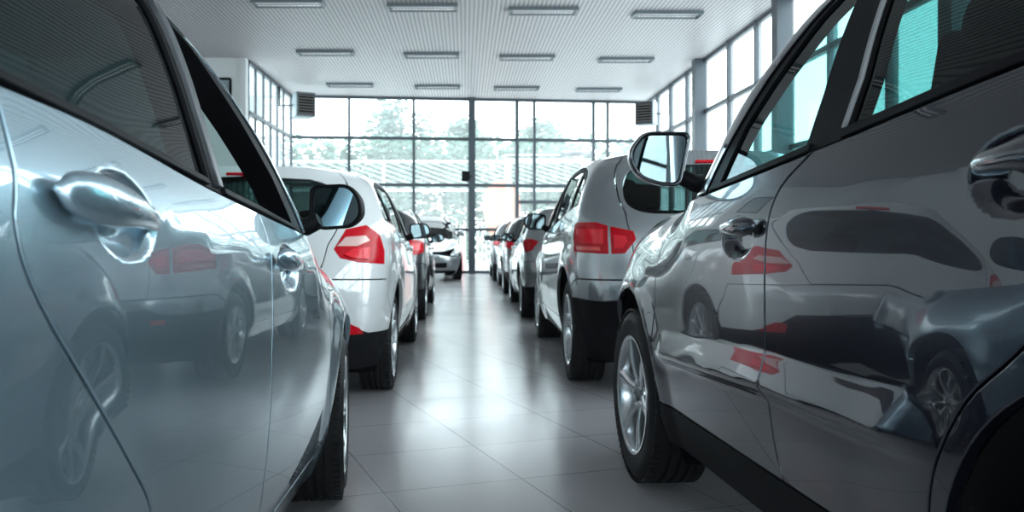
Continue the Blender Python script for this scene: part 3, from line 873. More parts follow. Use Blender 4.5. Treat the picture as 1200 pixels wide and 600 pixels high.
def base_R1():
    wb = 2.70
    return dict(w=.95, wb=wb, xw_r=.03, rt=.37, rr=.25, tw=.24, A_x=2.0, crown=.05, h=.028, near=1, rim='six',
        plan=[(-.9, .93), (-.3, .985), (.5, 1), (1.6, 1), (2.4, .995), (2.9, .965), (3.6, .89)],
        low=LOW, lowf=LOWF, green=GREEN,
        zb=[(-.8, 1.36), (-.2, 1.35), (.35, 1.315), (1.0, 1.255), (1.7, 1.195), (2.0, 1.17), (2.3, 1.15), (2.6, 1.13), (3.0, 1.08), (3.3, .99), (3.6, .86)],
        zr=[(-.8, 1.70), (-.2, 1.74), (.6, 1.76), (1.2, 1.74), (1.8, 1.70)],
        xr=[(.2, -.8), (.5, -.93), (.75, -.95), (1.0, -.92), (1.3, -.82), (1.75, -.6)],
        rcr=[(.2, .5), (.9, .55), (1.5, .45)],
        xfl=[(.2, 3.45), (.45, 3.6), (.7, 3.6), (.9, 3.52), (1.2, 3.4)], rcfl=[(.2, .7), (.7, .72), (1.1, .72)],
        xfu=[(1.0, 2.5), (1.2, 2.25), (1.3, 2.14), (1.4, 2.05), (1.494, 1.94), (1.572, 1.80), (1.65, 1.67), (1.734, 1.48)],
        rcfu=[(.9, .45), (1.2, .45), (1.7, .38)], roof_x=(-.4, 1.2), cowl_z=1.18,
        feats=[('ledge', [(.2, .70), (.53, .69), (.785, .676), (1.2, .668), (1.6, .65), (2.25, .62), (2.6, .60)], .028, .085, .05, .56, 2.2, .09),
               ('crease', [(-.5, 1.2), (.3, 1.17), (1.4, 1.09), (2.3, 1.02)], .006, .1, .12, -.4, 2.3, .3),
               ('dent', .30, 1.145, .12, .07, 0, .032), ('dent', 1.43, 1.045, .12, .062, 0, .03),
               ('flare', .03, .40, .475, .34, .010), ('flare', 2.70, .37, .46, .14, .016)],
        fine=[(.40, .585, 2.30, .80, .011), (.17, 1.06, .43, 1.23, .008), (1.30, .97, 1.56, 1.12, .008)],
        arch_r=(.03, .40, .475), arch_f=(2.70, .37, .455),
        sill_top=[(0, .425), (3, .425)], sill_bot=[(0, .27), (3, .27)], sill_f=[(2.28, .37), (2.27, .27)],
        A=spl([(2.235, .425), (2.25, .50), (2.278, .617), (2.27, .813), (2.29, .95), (2.27, 1.06), (2.2, 1.158)], 4),
        B=spl([(1.183, .425), (1.203, .498), (1.213, .627), (1.218, .78), (1.223, .933), (1.222, 1.065), (1.174, 1.173), (1.03, 1.253)], 4),
        C=spl([(.52, .425), (.525, .5), (.522, .568), (.485, .665), (.395, .785), (.28, .876), (.15, 1.0), (.09, 1.15), (.07, 1.338)], 4),
        back=spl([(-.42, 1.357), (-.42, 1.44), (-.33, 1.58), (-.1, 1.67), (.5, 1.705), (1.0, 1.70), (1.2, 1.665), (1.44, 1.53), (1.62, 1.385), (1.73, 1.28), (1.80, 1.19)], 5),
        panes=[dict(door='front', poly=rounded([(1.69, 1.213), (1.571, 1.374), (1.427, 1.489), (1.239, 1.622), (1.16, 1.66), (1.045, 1.665), (1.067, 1.392), (1.097, 1.27)], .01), mat='glass_clear'),
               dict(door='rear', poly=rounded([(.885, 1.288), (.86, 1.395), (.87, 1.665), (.5, 1.675), (.1, 1.655), (.06, 1.36), (.35, 1.337)], .02), mat='glass_privacy'),
               dict(door='', name='quarter_window', poly=rounded([(.0, 1.37), (.03, 1.62), (-.2, 1.57), (-.33, 1.45), (-.34, 1.375)], .02), mat='glass_privacy')],
        side_trims=[dict(name='window_seal', mat='trim', door='rear', h=.03, poly=[(.07, 1.34), (.35, 1.317), (.9, 1.266), (.9, 1.288), (.35, 1.338), (.07, 1.36)]),
                    dict(name='window_seal', mat='trim', door='front', h=.03, poly=[(1.05, 1.253), (1.4, 1.222), (1.76, 1.192), (1.76, 1.207), (1.4, 1.24), (1.05, 1.272)]),
                    dict(name='window_strip', mat='strip', door='rear', h=.02, off=.001, poly=[(.895, 1.29), (.868, 1.395), (.876, 1.67), (.893, 1.67), (.885, 1.395), (.912, 1.29)])],
        handles=[dict(door='rear', x0=.10, x1=.40, z0=1.175, z1=1.165, h=.06, out=.036), dict(door='front', x0=1.27, x1=1.55, z0=1.078, z1=1.07, h=.055, out=.034)],
        hatch=[(.42, .82), (.40, 1.0), (.40, 1.2), (.36, 1.4), (.30, 1.65)], rear_glass=[(1, 1.25)] + spl([(.56, 1.26), (.48, 1.30), (.45, 1.42), (.47, 1.57), (.55, 1.62)], 4) + [(1, 1.64)],
        bump_r=[(-.38, .70), RQ(.1, .76), RQ(.42, .815)], fender_front=[(3.15, 1.03), (3.1, .86), (3.08, .78), (3.098, .593)],
        bump_f=[(3.098, .593), (3.09, .76), NQ(.2, .74), NQ(.5, .76), NQ(.75, .88), NQ(1, .88)],
        grilles=[[(1, .35), (.6, .35), (.6, .5), (1, .5)]],
        lamps=[dict(name='taillight', mat='red', h=.03, dome=.01, poly=[(-.47, 1.2), (-.45, 1.08), (-.49, .98), RQ(.30, .95), RQ(.37, 1.0), RQ(.37, 1.15), RQ(.3, 1.21)]),
               dict(name='headlight', mat='lamp', poly=[(3.14, 1.0), (3.12, .86), NQ(.2, .755), NQ(.5, .77), NQ(.45, .9)])],
        brake_light=(.88, 1.66, .008),
        mirror=(2.005, .997, 1.322), mirror_size=(.228, .2, .13), mirror_round=.3, mirror_yaw=.02, mirror_foot=(.84, 1.235),
        mirror_shape=[(-.95, .95), (-.62, -1), (.1, -.95), (.72, -.66), (1, -.1), (.95, .35), (.55, .95)],
        sill_mat='trim', seat_x=1.14, seat_z=.86, dash_z=1.14, dash_x=1.83, seat_w=.51, head_dz=-.09)

def base_L2():
    """upright small hatchback seen from behind"""
    wb = 2.62
    return dict(w=.92, wb=wb, rt=.34, rr=.25, tw=.215, A_x=1.95, crown=.05, h=.05, near=-1, h_far=.09, rim='ten',
        plan=[(-.9, .93), (-.3, .985), (.5, 1), (1.6, 1), (2.4, .99), (2.9, .96), (3.5, .88)],
        low=LOW, lowf=LOWF, green=GREEN,
        zb=[(-.8, 1.17), (-.3, 1.16), (.17, 1.13), (.89, 1.07), (1.5, 1.02), (1.95, .99), (2.3, .96), (2.7, .91), (3.1, .84), (3.5, .72)],
        zr=[(-.7, 1.42), (-.2, 1.46), (.4, 1.49), (.95, 1.49), (1.3, 1.47), (1.8, 1.44)],
        xr=[(.2, -.74), (.4, -.88), (.62, -.90), (.85, -.86), (1.0, -.80), (1.15, -.73), (1.46, -.5)],
        rcr=[(.2, .5), (.9, .52), (1.5, .42)], nr=2.9,
        xfl=[(.2, 3.38), (.4, 3.5), (.6, 3.5), (.75, 3.44), (1.1, 3.34)], rcfl=[(.2, .7), (.7, .72), (1.1, .72)],
        xfu=[(.85, 2.62), (1.0, 2.36), (1.15, 2.08), (1.28, 1.8), (1.4, 1.52), (1.5, 1.2)],
        rcfu=[(.9, .42), (1.1, .42), (1.5, .36)], roof_x=(-.35, 1.1), cowl_z=.99,
        feats=[('crease', [(-.5, 1.05), (.3, 1.0), (1.3, .94), (2.4, .86)], .012, .09, .12, -.5, 2.3, .25), ('crease', [(0, .5), (2.4, .46)], .012, .06, .02, .5, 2.1, .15),
               ('flare', 0, .34, .41, .15, .02), ('flare', 2.62, .34, .40, .15, .016)],
        arch_r=(0, .345, .41), arch_f=(wb, .34, .40),
        sill_top=[(0, .30), (3, .30)], sill_bot=[(0, .2), (3, .2)],
        A=[(2.23, .30), (2.18, .5), (2.17, .7), (2.17, .85), (2.1, .975)], B=[(1.24, .30), (1.2, .6), (1.2, .9), (1.2, 1.044)],
        C=spl([(.47, .30), (.46, .42), (.42, .55), (.3, .72), (.2, .85), (.14, 1.0), (.12, 1.132)], 4),
        back=spl([(-.34, 1.158), (-.3, 1.22), (-.15, 1.34), (.1, 1.42), (.5, 1.445), (.9, 1.445), (1.15, 1.40), (1.45, 1.25), (1.7, 1.1), (1.85, .995)], 5),
        panes=[dict(door='rear', poly=rounded([(1.13, 1.075), (1.12, 1.2), (1.1, 1.41), (.5, 1.415), (.16, 1.40), (.13, 1.3), (.15, 1.145)], .02), mat='glass_clear'),
               dict(door='front', poly=rounded([(1.24, 1.06), (1.22, 1.2), (1.19, 1.36), (1.3, 1.3), (1.5, 1.19), (1.7, 1.06), (1.76, 1.018)], .015), mat='glass_clear'),
               dict(door='', name='quarter_window', poly=rounded([(.09, 1.155), (.08, 1.3), (.05, 1.365), (-.1, 1.31), (-.23, 1.22), (-.25, 1.175)], .015), mat='glass_clear')],
        side_trims=[],
        handles=[dict(door='rear', x0=.26, x1=.5, z0=1.02, z1=1.005, h=.045, out=.03), dict(door='front', x0=1.3, x1=1.54, z0=.95, z1=.94, h=.045, out=.03)],
        hatch=[(.55, .80), (.52, .9), (.50, 1.0), (.44, 1.12), (.36, 1.25), (.30, 1.42)], rear_glass=[(1, 1.10)] + spl([(.56, 1.11), (.47, 1.15), (.43, 1.25), (.46, 1.37), (.55, 1.41)], 4) + [(1, 1.43)],
        bump_r=[(-.36, .54), (-.44, .68), RQ(.1, .78), RQ(.54, .795)], bump_split=[(.1, .45), (.24, .455), (.36, .50), (.46, .57), (1, .58)], bump_split_ang=165,
        bump_r_low=.22,
        fender_front=[(3.0, .85), (2.95, .70), (2.93, .62), (2.968, .54)],
        bump_f=[(2.968, .54), (2.95, .62), NQ(.2, .62), NQ(.5, .64), NQ(.75, .73), NQ(1, .73)],
        grilles=[[(1, .3), (.6, .3), (.6, .45), (1, .45)]],
        lamps=[dict(name='taillight', mat='red', h=.025, dome=.016, poly=[RY(.594, .973), RY(.635, .917), RY(.74, .89), (-.50, .873), (-.475, .96), (-.50, 1.06), RY(.77, 1.123), RY(.657, 1.096)],
                    subs=[dict(name='reversing_lens', mat='lens_pale', poly=[RY(.61, .985), RY(.655, 1.04), RY(.765, 1.05), RY(.79, 1.02), RY(.72, .985)]),
                          dict(name='lamp_cell', mat='red_bright', poly=[RY(.65, .935), RY(.70, .97), RY(.79, .98), RY(.79, .905), RY(.7, .915)])]),
               dict(name='rear_reflector', mat='red', h=.02, dome=.006, off=.003, poly=[RY(.64, .515), RY(.645, .455), RY(.775, .455), RY(.75, .495), RY(.70, .525)]),
               dict(name='headlight', mat='lamp', poly=[(3.0, .83), (2.97, .70), NQ(.2, .635), NQ(.5, .65), NQ(.45, .74)])],
        brake_light=(.86, 1.44, .008),
        mirror=(1.72, .985, 1.10), mirror_size=(.2, .15, .12), mirror_round=.35, mirror_yaw=-.12, mirror_foot=(.82, 1.03),
        mirror_shape=[(-.95, .8), (-.9, -.9), (.5, -.95), (1, -.4), (.95, .35), (.5, .95)],
        seat_x=1.0, seat_z=.38, dash_z=.88)

HEADLAMP = dict(name='headlight', mat='lamp', poly=[(3.0, .83), (2.97, .70), NQ(.2, .635), NQ(.5, .65), NQ(.45, .74)])
def lamps_wedge():
    return [dict(name='taillight', mat='red', h=.03, dome=.012, poly=[(-.34, 1.07), (-.40, .98), (-.50, .90), RY(.80, .93), RY(.72, 1.05), RY(.80, 1.08)]), HEADLAMP]
def lamps_block():
    return [dict(name='taillight', mat='red', h=.03, dome=.014, poly=[(-.42, 1.07), (-.42, .93), RY(.80, .89), RY(.66, .91), RY(.62, 1.03), RY(.72, 1.09)],
                 subs=[dict(name='lamp_cell', mat='red_bright', poly=[(-.52, 1.03), (-.52, .95), RY(.72, .94), RY(.70, 1.03)])]), HEADLAMP]
def base_R2():
    wb = 2.62
    sp = base_L2()
    sp.update(w=.93, wb=wb, rt=.37, rr=.255, tw=.235, near=1, rim='five', A_x=1.95,
        zb=[(-.9, 1.30), (-.3, 1.27), (.2, 1.23), (.89, 1.16), (1.5, 1.11), (1.95, 1.08), (2.3, 1.06), (2.7, 1.02), (3.1, .94), (3.5, .82)],
        zr=[(-.8, 1.54), (-.2, 1.60), (.4, 1.63), (.95, 1.63), (1.3, 1.60), (1.8, 1.56)],
        xr=[(.2, -.76), (.45, -.92), (.7, -.94), (.9, -.90), (1.1, -.86), (1.3, -.76), (1.6, -.52)],
        rcr=[(.2, .5), (.9, .52), (1.5, .42)], nr=3.0,
        xfl=[(.2, 3.4), (.4, 3.52), (.65, 3.52), (.85, 3.44), (1.1, 3.34)],
        xfu=[(.95, 2.62), (1.1, 2.36), (1.25, 2.1), (1.4, 1.82), (1.52, 1.55), (1.62, 1.2)], cowl_z=1.08,
        feats=[('crease', [(-.5, 1.12), (.3, 1.09), (1.3, 1.03), (2.4, .94)], .012, .09, .12, -.5, 2.3, .25), ('crease', [(0, .6), (2.4, .56)], .014, .06, .02, .5, 2.1, .15),
               ('flare', 0, .375, .45, .16, .024), ('flare', 2.62, .375, .44, .16, .02)],
        arch_r=(0, .38, .45), arch_f=(wb, .375, .44), sill_top=[(0, .40), (3, .40)], sill_bot=[(0, .24), (3, .24)],
        A=[(2.2, .40), (2.15, .5), (2.15, .7), (2.16, .9), (2.1, 1.07)], B=[(1.22, .40), (1.2, .6), (1.2, .9), (1.2, 1.132)],
        C=spl([(.49, .40), (.48, .5), (.43, .65), (.3, .82), (.2, .95), (.14, 1.1), (.12, 1.236)], 4),
        back=spl([(-.36, 1.273), (-.33, 1.34), (-.22, 1.47), (.1, 1.555), (.5, 1.585), (.9, 1.58), (1.15, 1.53), (1.45, 1.37), (1.7, 1.2), (1.85, 1.09)], 5),
        panes=[dict(door='rear', poly=rounded([(1.13, 1.165), (1.12, 1.3), (1.1, 1.54), (.5, 1.55), (.16, 1.535), (.13, 1.4), (.15, 1.25)], .02), mat='glass_dark'),
               dict(door='front', poly=rounded([(1.24, 1.15), (1.22, 1.3), (1.19, 1.49), (1.3, 1.43), (1.5, 1.31), (1.7, 1.16), (1.76, 1.11)], .015), mat='glass_dark'),
               dict(door='', name='quarter_window', poly=rounded([(.08, 1.262), (.07, 1.4), (.06, 1.50), (-.12, 1.45), (-.25, 1.36), (-.27, 1.29)], .015), mat='glass_clear')],
        handles=[dict(door='rear', x0=.26, x1=.5, z0=1.1, z1=1.09, h=.045, out=.03), dict(door='front', x0=1.3, x1=1.54, z0=1.04, z1=1.03, h=.045, out=.03)],
        hatch=[(.50, .78), (.48, .9), (.47, 1.05), (.44, 1.2), (.38, 1.35), (.30, 1.55)], rear_glass=[(1, 1.20)] + spl([(.60, 1.20), (.52, 1.215), (.455, 1.26), (.42, 1.34), (.41, 1.42), (.43, 1.49), (.5, 1.515)], 4) + [(1, 1.53)],
        bump_r=[(-.33, .69), (-.42, .75), RQ(.1, .765), RQ(.49, .775)], bump_split=[(.1, .63), (.3, .63), (.42, .645), (.5, .69), (.62, .68), (1, .60)], bump_split_ang=146,
        fender_front=[(3.0, .96), (2.97, .80), (2.95, .70), (3.0, .60)],
        bump_f=[(3.0, .60), (2.96, .70), NQ(.2, .70), NQ(.5, .72), NQ(.75, .83), NQ(1, .83)],
        grilles=[[(1, .35), (.6, .35), (.6, .5), (1, .5)]],
        lamps=[dict(name='taillight', mat='red', h=.025, dome=.012, poly=[(-.40, 1.145), (-.385, 1.05), (-.41, .945), RY(.735, .935), RY(.735, 1.12), RY(.80, 1.145)],
                    subs=[dict(name='lamp_cell', mat='red_bright', poly=[(-.45, 1.10), (-.45, 1.01), RY(.76, 1.0), RY(.76, 1.095)]), dict(name='indicator_lens', mat='amber', poly=[(-.50, .985), (-.50, .96), RY(.78, .955), RY(.78, .98)])]),
               dict(name='tailgate_lamp', mat='red', h=.025, dome=.01, poly=[RY(.722, 1.118), RY(.722, .935), RY(.64, .94), RY(.57, 1.03), RY(.585, 1.085)],
                    subs=[dict(name='reversing_lens', mat='red_bright', poly=[RY(.70, 1.06), RY(.70, .97), RY(.65, .975), RY(.62, 1.02), RY(.63, 1.05)])]),
               dict(name='rear_reflector', mat='red', h=.02, poly=[RY(.58, .60), RY(.58, .55), RY(.68, .55), RY(.68, .60)]),
               dict(name='headlight', mat='lamp', poly=[(3.0, .94), (2.98, .80), NQ(.2, .715), NQ(.5, .73), NQ(.45, .84)])],
        brake_light=(.86, 1.545, .009), mirror=(1.78, 1.0, 1.19), mirror_foot=(.82, 1.12), mirror_size=(.22, .17, .12), dash_z=.98, seat_z=.58)
    return sp
# ------------------------------------------------------------------ shared materials
def tire_mat():
    return pbr('tire_rubber', (.018, .018, .02), 0, .62, spec=.35, bump=(160, .15))
MATS = dict(
    strip=pbr('grey_strip', (.40, .41, .43), .2, .45), trim=pbr('black_trim', (.010, .010, .012), 0, .55, spec=.12), black=pbr('matt_black', (.006, .006, .007), 0, .75, spec=.2),
    satin=pbr('satin_grey', (.10, .105, .115), .3, .35), lining=pbr('roof_lining', (.022, .023, .025), 0, .8), seat=pbr('seat_cloth', (.02, .02, .022), 0, .85, bump=(220, .2)),
    tire=tire_mat(), rim=pbr('alloy', (.62, .65, .67), .9, .24, coat=.5), rim_dark=pbr('alloy_dark', (.28, .29, .3), .9, .35),
    chrome=pbr('chrome', (.8, .82, .84), 1, .10), mirror=pbr('mirror_silver', (.52, .68, .74), 1, .015),
    glass_screen=glass('glass_screen', (.72, .88, .86)), glass_clear=glass('glass_clear', (.30, .64, .64)), glass_dark=glass('glass_dark', (.045, .075, .075)),
    glass_privacy=glass('glass_privacy', (.05, .15, .145)), glass_rear=glass('glass_green', (.05, .09, .10), 1.24),
    red=pbr('lamp_red', (.58, .004, .014), 0, .18, coat=.0, spec=.3), red_bright=pbr('lamp_red_vivid', (.88, .012, .03), 0, .16, coat=.1),  # second one: stronger red for the small lens pieces
    lens_pale=pbr('lamp_clear', (.78, .50, .47), .1, .2, coat=.3), lamp=pbr('headlamp', (.7, .74, .76), .6, .12, coat=1),
    amber=pbr('lamp_amber', (.85, .07, .06), .1, .25, coat=.4))

# ------------------------------------------------------------------ the showroom
SK = .11                                    # the far wall runs back a little to the right
YB, XL, XR, ZC = 23.9, -4.77, 5.25, 4.92    # far wall at x=0, glazed side walls, ceiling
YL, XO, YS = 18.5, -9.5, -9.0               # the solid block on the left, outer left wall, wall behind the camera
def yb(x): return YB + SK * x
G_FRAME = pbr('anthracite_frame', (.07, .085, .10), .2, .45)
def veiled(name, tint, k):
    """window pane with a pale translucent veil mixed in, standing in for glare"""
    m = glass(name, tint); nt = m.node_tree; out = [n for n in nt.nodes if n.type == 'OUTPUT_MATERIAL'][0]
    src = out.inputs[0].links[0].from_socket
    t = nt.nodes.new('ShaderNodeBsdfTranslucent'); t.inputs[0].default_value = (.9, .93, .93, 1)
    ms = nt.nodes.new('ShaderNodeMixShader'); ms.inputs[0].default_value = k
    nt.links.new(src, ms.inputs[1]); nt.links.new(t.outputs[0], ms.inputs[2]); nt.links.new(ms.outputs[0], out.inputs[0]); return m
G_PANE = veiled('window_glass', (.93, .98, .975), .15)  # whitish glare haze mixed into the glass to pale the view outside
WHITE = pbr('white_wall', (.72, .74, .74), 0, .7, bump=(40, .05))

def floor_mat():
    m, nt, out = new_mat('grey_floor_tiles')
    b = nt.nodes.new('ShaderNodeBsdfPrincipled'); g = nt.nodes.new('ShaderNodeNewGeometry')
    mp = nt.nodes.new('ShaderNodeMapping'); mp.vector_type = 'TEXTURE'
    mp.inputs['Rotation'].default_value = (0, 0, math.radians(19.3)); mp.inputs['Location'].default_value = FLOOR_OFF
    br = nt.nodes.new('ShaderNodeTexBrick'); br.offset = 0; br.squash = 1
    br.inputs['Scale'].default_value = 1; br.inputs['Brick Width'].default_value = .615; br.inputs['Row Height'].default_value = .615
    br.inputs['Mortar Size'].default_value = .0032; br.inputs['Mortar Smooth'].default_value = .2; br.inputs['Bias'].default_value = 0
    br.inputs['Color1'].default_value = (.57, .56, .585, 1); br.inputs['Color2'].default_value = (.61, .60, .62, 1); br.inputs['Mortar'].default_value = (.22, .22, .23, 1)
    nt.links.new(g.outputs['Position'], mp.inputs['Vector']); nt.links.new(mp.outputs[0], br.inputs['Vector'])
    nt.links.new(br.outputs['Color'], b.inputs['Base Color'])
    n = nt.nodes.new('ShaderNodeTexNoise'); n.inputs['Scale'].default_value = 1.7; n.inputs['Detail'].default_value = 6
    nt.links.new(g.outputs['Position'], n.inputs['Vector'])
    mr = nt.nodes.new('ShaderNodeMapRange'); mr.inputs['To Min'].default_value = .15; mr.inputs['To Max'].default_value = .27
    nt.links.new(n.outputs['Fac'], mr.inputs['Value']); nt.links.new(mr.outputs[0], b.inputs['Roughness'])
    n2 = nt.nodes.new('ShaderNodeTexNoise'); n2.inputs['Scale'].default_value = 60
    nt.links.new(g.outputs['Position'], n2.inputs['Vector'])
    ad = nt.nodes.new('ShaderNodeMath'); ad.operation = 'MULTIPLY_ADD'; ad.inputs[1].default_value = -1; ad.inputs[2].default_value = 1
    nt.links.new(br.outputs['Fac'], ad.inputs[0])
    bp = nt.nodes.new('ShaderNodeBump'); bp.inputs['Strength'].default_value = .5; bp.inputs['Distance'].default_value = .003
    nt.links.new(ad.outputs[0], bp.inputs['Height'])
    bp2 = nt.nodes.new('ShaderNodeBump'); bp2.inputs['Strength'].default_value = .04; bp2.inputs['Distance'].default_value = .002
    nt.links.new(n2.outputs['Fac'], bp2.inputs['Height']); nt.links.new(bp.outputs[0], bp2.inputs['Normal']); nt.links.new(bp2.outputs[0], b.inputs['Normal'])
    nt.links.new(b.outputs[0], out.inputs[0]); return m
FLOOR_OFF = (.0, .0, 0)
def _off():
    a = math.radians(19.3); e = Vector((math.cos(a), math.sin(a))); n = Vector((-math.sin(a), math.cos(a)))
    return (e * 1.455 + n * 4.64).to_3d()
FLOOR_OFF = tuple(_off())

def ceiling_mat():
    m, nt, out = new_mat('ribbed_ceiling')
    b = nt.nodes.new('ShaderNodeBsdfPrincipled'); g = nt.nodes.new('ShaderNodeNewGeometry')
    sp = nt.nodes.new('ShaderNodeSeparateXYZ'); nt.links.new(g.outputs['Position'], sp.inputs[0])
    def saw(o, per, lo, hi):
        k = nt.nodes.new('ShaderNodeMath'); k.operation = 'DIVIDE'; k.inputs[1].default_value = per; nt.links.new(o, k.inputs[0])
        f = nt.nodes.new('ShaderNodeMath'); f.operation = 'FRACT'; nt.links.new(k.outputs[0], f.inputs[0])
        p = nt.nodes.new('ShaderNodeMath'); p.operation = 'PINGPONG'; p.inputs[1].default_value = .5; nt.links.new(f.outputs[0], p.inputs[0])
        r = nt.nodes.new('ShaderNodeMapRange'); r.interpolation_type = 'SMOOTHSTEP'
        r.inputs['From Min'].default_value = lo; r.inputs['From Max'].default_value = hi; nt.links.new(p.outputs[0], r.inputs['Value']); return r.outputs[0]
    sx = saw(sp.outputs['X'], .075, .10, .22); sy = saw(sp.outputs['Y'], .075, .06, .14)
    mx = nt.nodes.new('ShaderNodeMath'); mx.operation = 'MULTIPLY'; nt.links.new(sx, mx.inputs[0])
    ly = nt.nodes.new('ShaderNodeMapRange'); ly.inputs['To Min'].default_value = .7; nt.links.new(sy, ly.inputs['Value']); nt.links.new(ly.outputs[0], mx.inputs[1])
    c = nt.nodes.new('ShaderNodeMix'); c.data_type = 'RGBA'; c.inputs[6].default_value = (.20, .20, .21, 1); c.inputs[7].default_value = (.56, .53, .54, 1)
    nt.links.new(mx.outputs[0], c.inputs[0]); nt.links.new(c.outputs[2], b.inputs['Base Color'])
    b.inputs['Roughness'].default_value = .45
    bp = nt.nodes.new('ShaderNodeBump'); bp.inputs['Strength'].default_value = .35; bp.inputs['Distance'].default_value = .01
    nt.links.new(mx.outputs[0], bp.inputs['Height']); nt.links.new(bp.outputs[0], b.inputs['Normal'])
    nt.links.new(b.outputs[0], out.inputs[0]); return m

def struct(o, label=None):
    o['kind'] = 'structure'
    if label: o['label'] = label
    o['category'] = 'structure' if 'category' not in o else o['category']
    del o['category']; return o

def slab(name, pts, z0, z1, mat):
    return struct(MB().prism(pts, z0, z1, axis='z').build(name, mat))

slab('floor', [(XO, YS), (XR, YS), (XR, yb(XR)), (XL, yb(XL)), (XL, YL), (XO, YL)], -.2, 0, floor_mat())
slab('ceiling', [(XO, YS), (XR, YS), (XR, yb(XR)), (XL, yb(XL)), (XL, YL), (XO, YL)], ZC, ZC + .3, ceiling_mat())
struct(MB().box(((XO + XL) / 2, YL + .1, ZC / 2), (XL - XO, .2, ZC)).build('wall_left', WHITE))
struct(MB().box((XL - .05, YL + .10, ZC / 2), (.14, .26, ZC)).build('trim_1', WHITE))
struct(MB().box((XO - .1, (YS + YL) / 2, ZC / 2), (.2, YL - YS, ZC)).build('wall_outer', WHITE))
struct(MB().box(((XO + XR) / 2, YS - .1, 1.1), (XR - XO, .2, 2.2)).build('wall_behind', pbr('dark_wall', (.10, .11, .12), 0, .6, bump=(40, .05))))

WN = [0]
def window(P0, P1, zs, bar=.07, dep=.13, first=True, last=False, tb=.085, z0=0.0, bars=None):
    """one glazed bay between two posts: frame bars and the panes set in them"""
    WN[0] += 1; nm = 'window_%d' % WN[0]
    a = Vector((*P0, 0)); b = Vector((*P1, 0)); d = (b - a); L = d.length; ang_ = math.atan2(d.y, d.x); M = Matrix.Rotation(ang_, 3, 'Z')
    m = MB(); H = ZC
    for t in ([0] if first else []) + ([L] if last else []):
        p = a + d.normalized() * t; m.box((p.x, p.y, (z0 + H) / 2), (bar, dep, H - z0), 0, M)
    for z in zs:
        c = (a + b) / 2; m.box((c.x, c.y, z), (L, .10, tb), 0, M)
    for (t0, t1, z) in (bars or []):
        c = a + d * ((t0 + t1) / 2); m.box((c.x, c.y, z), (L * (t1 - t0), .09, .05), 0, M)
    f = struct(m.build(nm, G_FRAME))
    g = MB(); c = (a + b) / 2; g.add([tuple(a) [:2] + (z0,), tuple(b)[:2] + (z0,), tuple(b)[:2] + (H,), tuple(a)[:2] + (H,)], [(0, 1, 2, 3)])
    g.build('pane', G_PANE, f)
    return f
ZT = [.05, 1.24, 2.48, 3.77, ZC - .03]
bx = [XL, -3.2, -1.43, .19, 1.46, 1.95, 3.65, 4.06, XR]
for i in range(len(bx) - 1):
    x0, x1 = bx[i], bx[i + 1]
    zz = list(ZT)
    br_ = []
    if i in (4, 5): zz = [.05, 2.02, 2.48, 3.77, ZC - .03]
    window((x0, yb(x0)), (x1, yb(x1)), zz, first=(i != 3), bar=.09 if i in (4,) else .07)
struct(MB().box((.19, yb(.19) - .06, ZC / 2), (.19, .24, ZC)).build('column', G_FRAME), 'dark steel column in the middle of the far window wall')
ry = [YS, -5.6, -.4, 1.2, 2.8, 4.0, 5.6, 7.3, 8.9, 10.5, 12.2, 13.8, 15.3, 16.9, 18.7, 20.1, 21.7, 23.2, yb(XR)]
for i in range(len(ry) - 1):
    window((XR, ry[i]), (XR, ry[i + 1]), ZT, bar=.08)
for k, y in enumerate((4.0, 8.9, 13.8, 18.7)):
    struct(MB().box((XR - .12, y, ZC / 2), (.26, .26, ZC)).build('column', G_FRAME))
ly = [YL + .24, 19.4, 20.15, 20.9, 21.65, 22.4, yb(XL)]
for i in range(len(ly) - 1):
    window((XL, ly[i]), (XL, ly[i + 1]), [.05, 2.48, 3.77, ZC - .03], bar=.07, dep=.06)
for x in range(6):
    x0 = XO + (XR - XO) * x / 6; x1 = XO + (XR - XO) * (x + 1) / 6
    window((x0, YS), (x1, YS), [2.25, 3.6, ZC - .03], z0=2.2, bar=.1)

# ---- things on the walls and ceiling
def picture():
    o = empty('framed_picture', (-5.35, YL - .02, 4.1))
    tag(o, 'black framed picture high on the white wall at the left', 'picture')
    m = MB()
    for c, d in (((0, 0, .36), (.56, .04, .05)), ((0, 0, -.36), (.56, .04, .05)), ((-.27, 0, 0), (.05, .04, .7)), ((.27, 0, 0), (.05, .04, .7))): m.box(c, d)
    m.build('picture_frame', MATS['trim'], o)
    MB().box((0, .008, 0), (.5, .012, .68)).build('print', pbr('grey_print', (.30, .36, .38), 0, .2, bump=(6, .2)), o)
picture()

def heater(loc, rz, label, pipe):
    o = empty('fan_heater', loc, rz); tag(o, label, 'heater', 'fan heaters under the ceiling')
    m = MB(); w, h, d = .5, .62, .34
    m.rbox((0, 0, 0), (w, d, h), .02, 2)
    m.build('casing', pbr('heater_grey', (.22, .27, .29), .3, .4), o)
    fr = MB()
    for s in (-1, 1): fr.box((s * w * .43, -d / 2 - .012, 0), (.05, .03, h * .92))
    for s in (-1, 1): fr.box((0, -d / 2 - .012, s * h * .43), (w * .86, .03, .05))
    fr.build('grille_frame', MATS['satin'], o)
    bk = MB().box((0, -d / 2 - .004, 0), (w * .8, .012, h * .8)); bk.build('grille_back', MATS['black'], o)
    lv = MB(); M = Matrix.Rotation(math.radians(35), 3, 'X')
    for k in range(7): lv.box((0, -d / 2 - .02, -h * .34 + k * h * .68 / 6), (w * .78, .05, .008), 0, M)
    lv.build('louvre', pbr('louvre_grey', (.30, .28, .27), .4, .4), o)
    t = MB(); t.tube(pipe, .025, 10); t.build('wall_bracket', G_FRAME, o)
heater((-4.08, 21.6, 4.37), math.radians(28), 'grey fan heater hanging at the left end of the far window wall', [(-.2, .1, 0), (-.52, .38, 0), (-.52, .38, .50)])
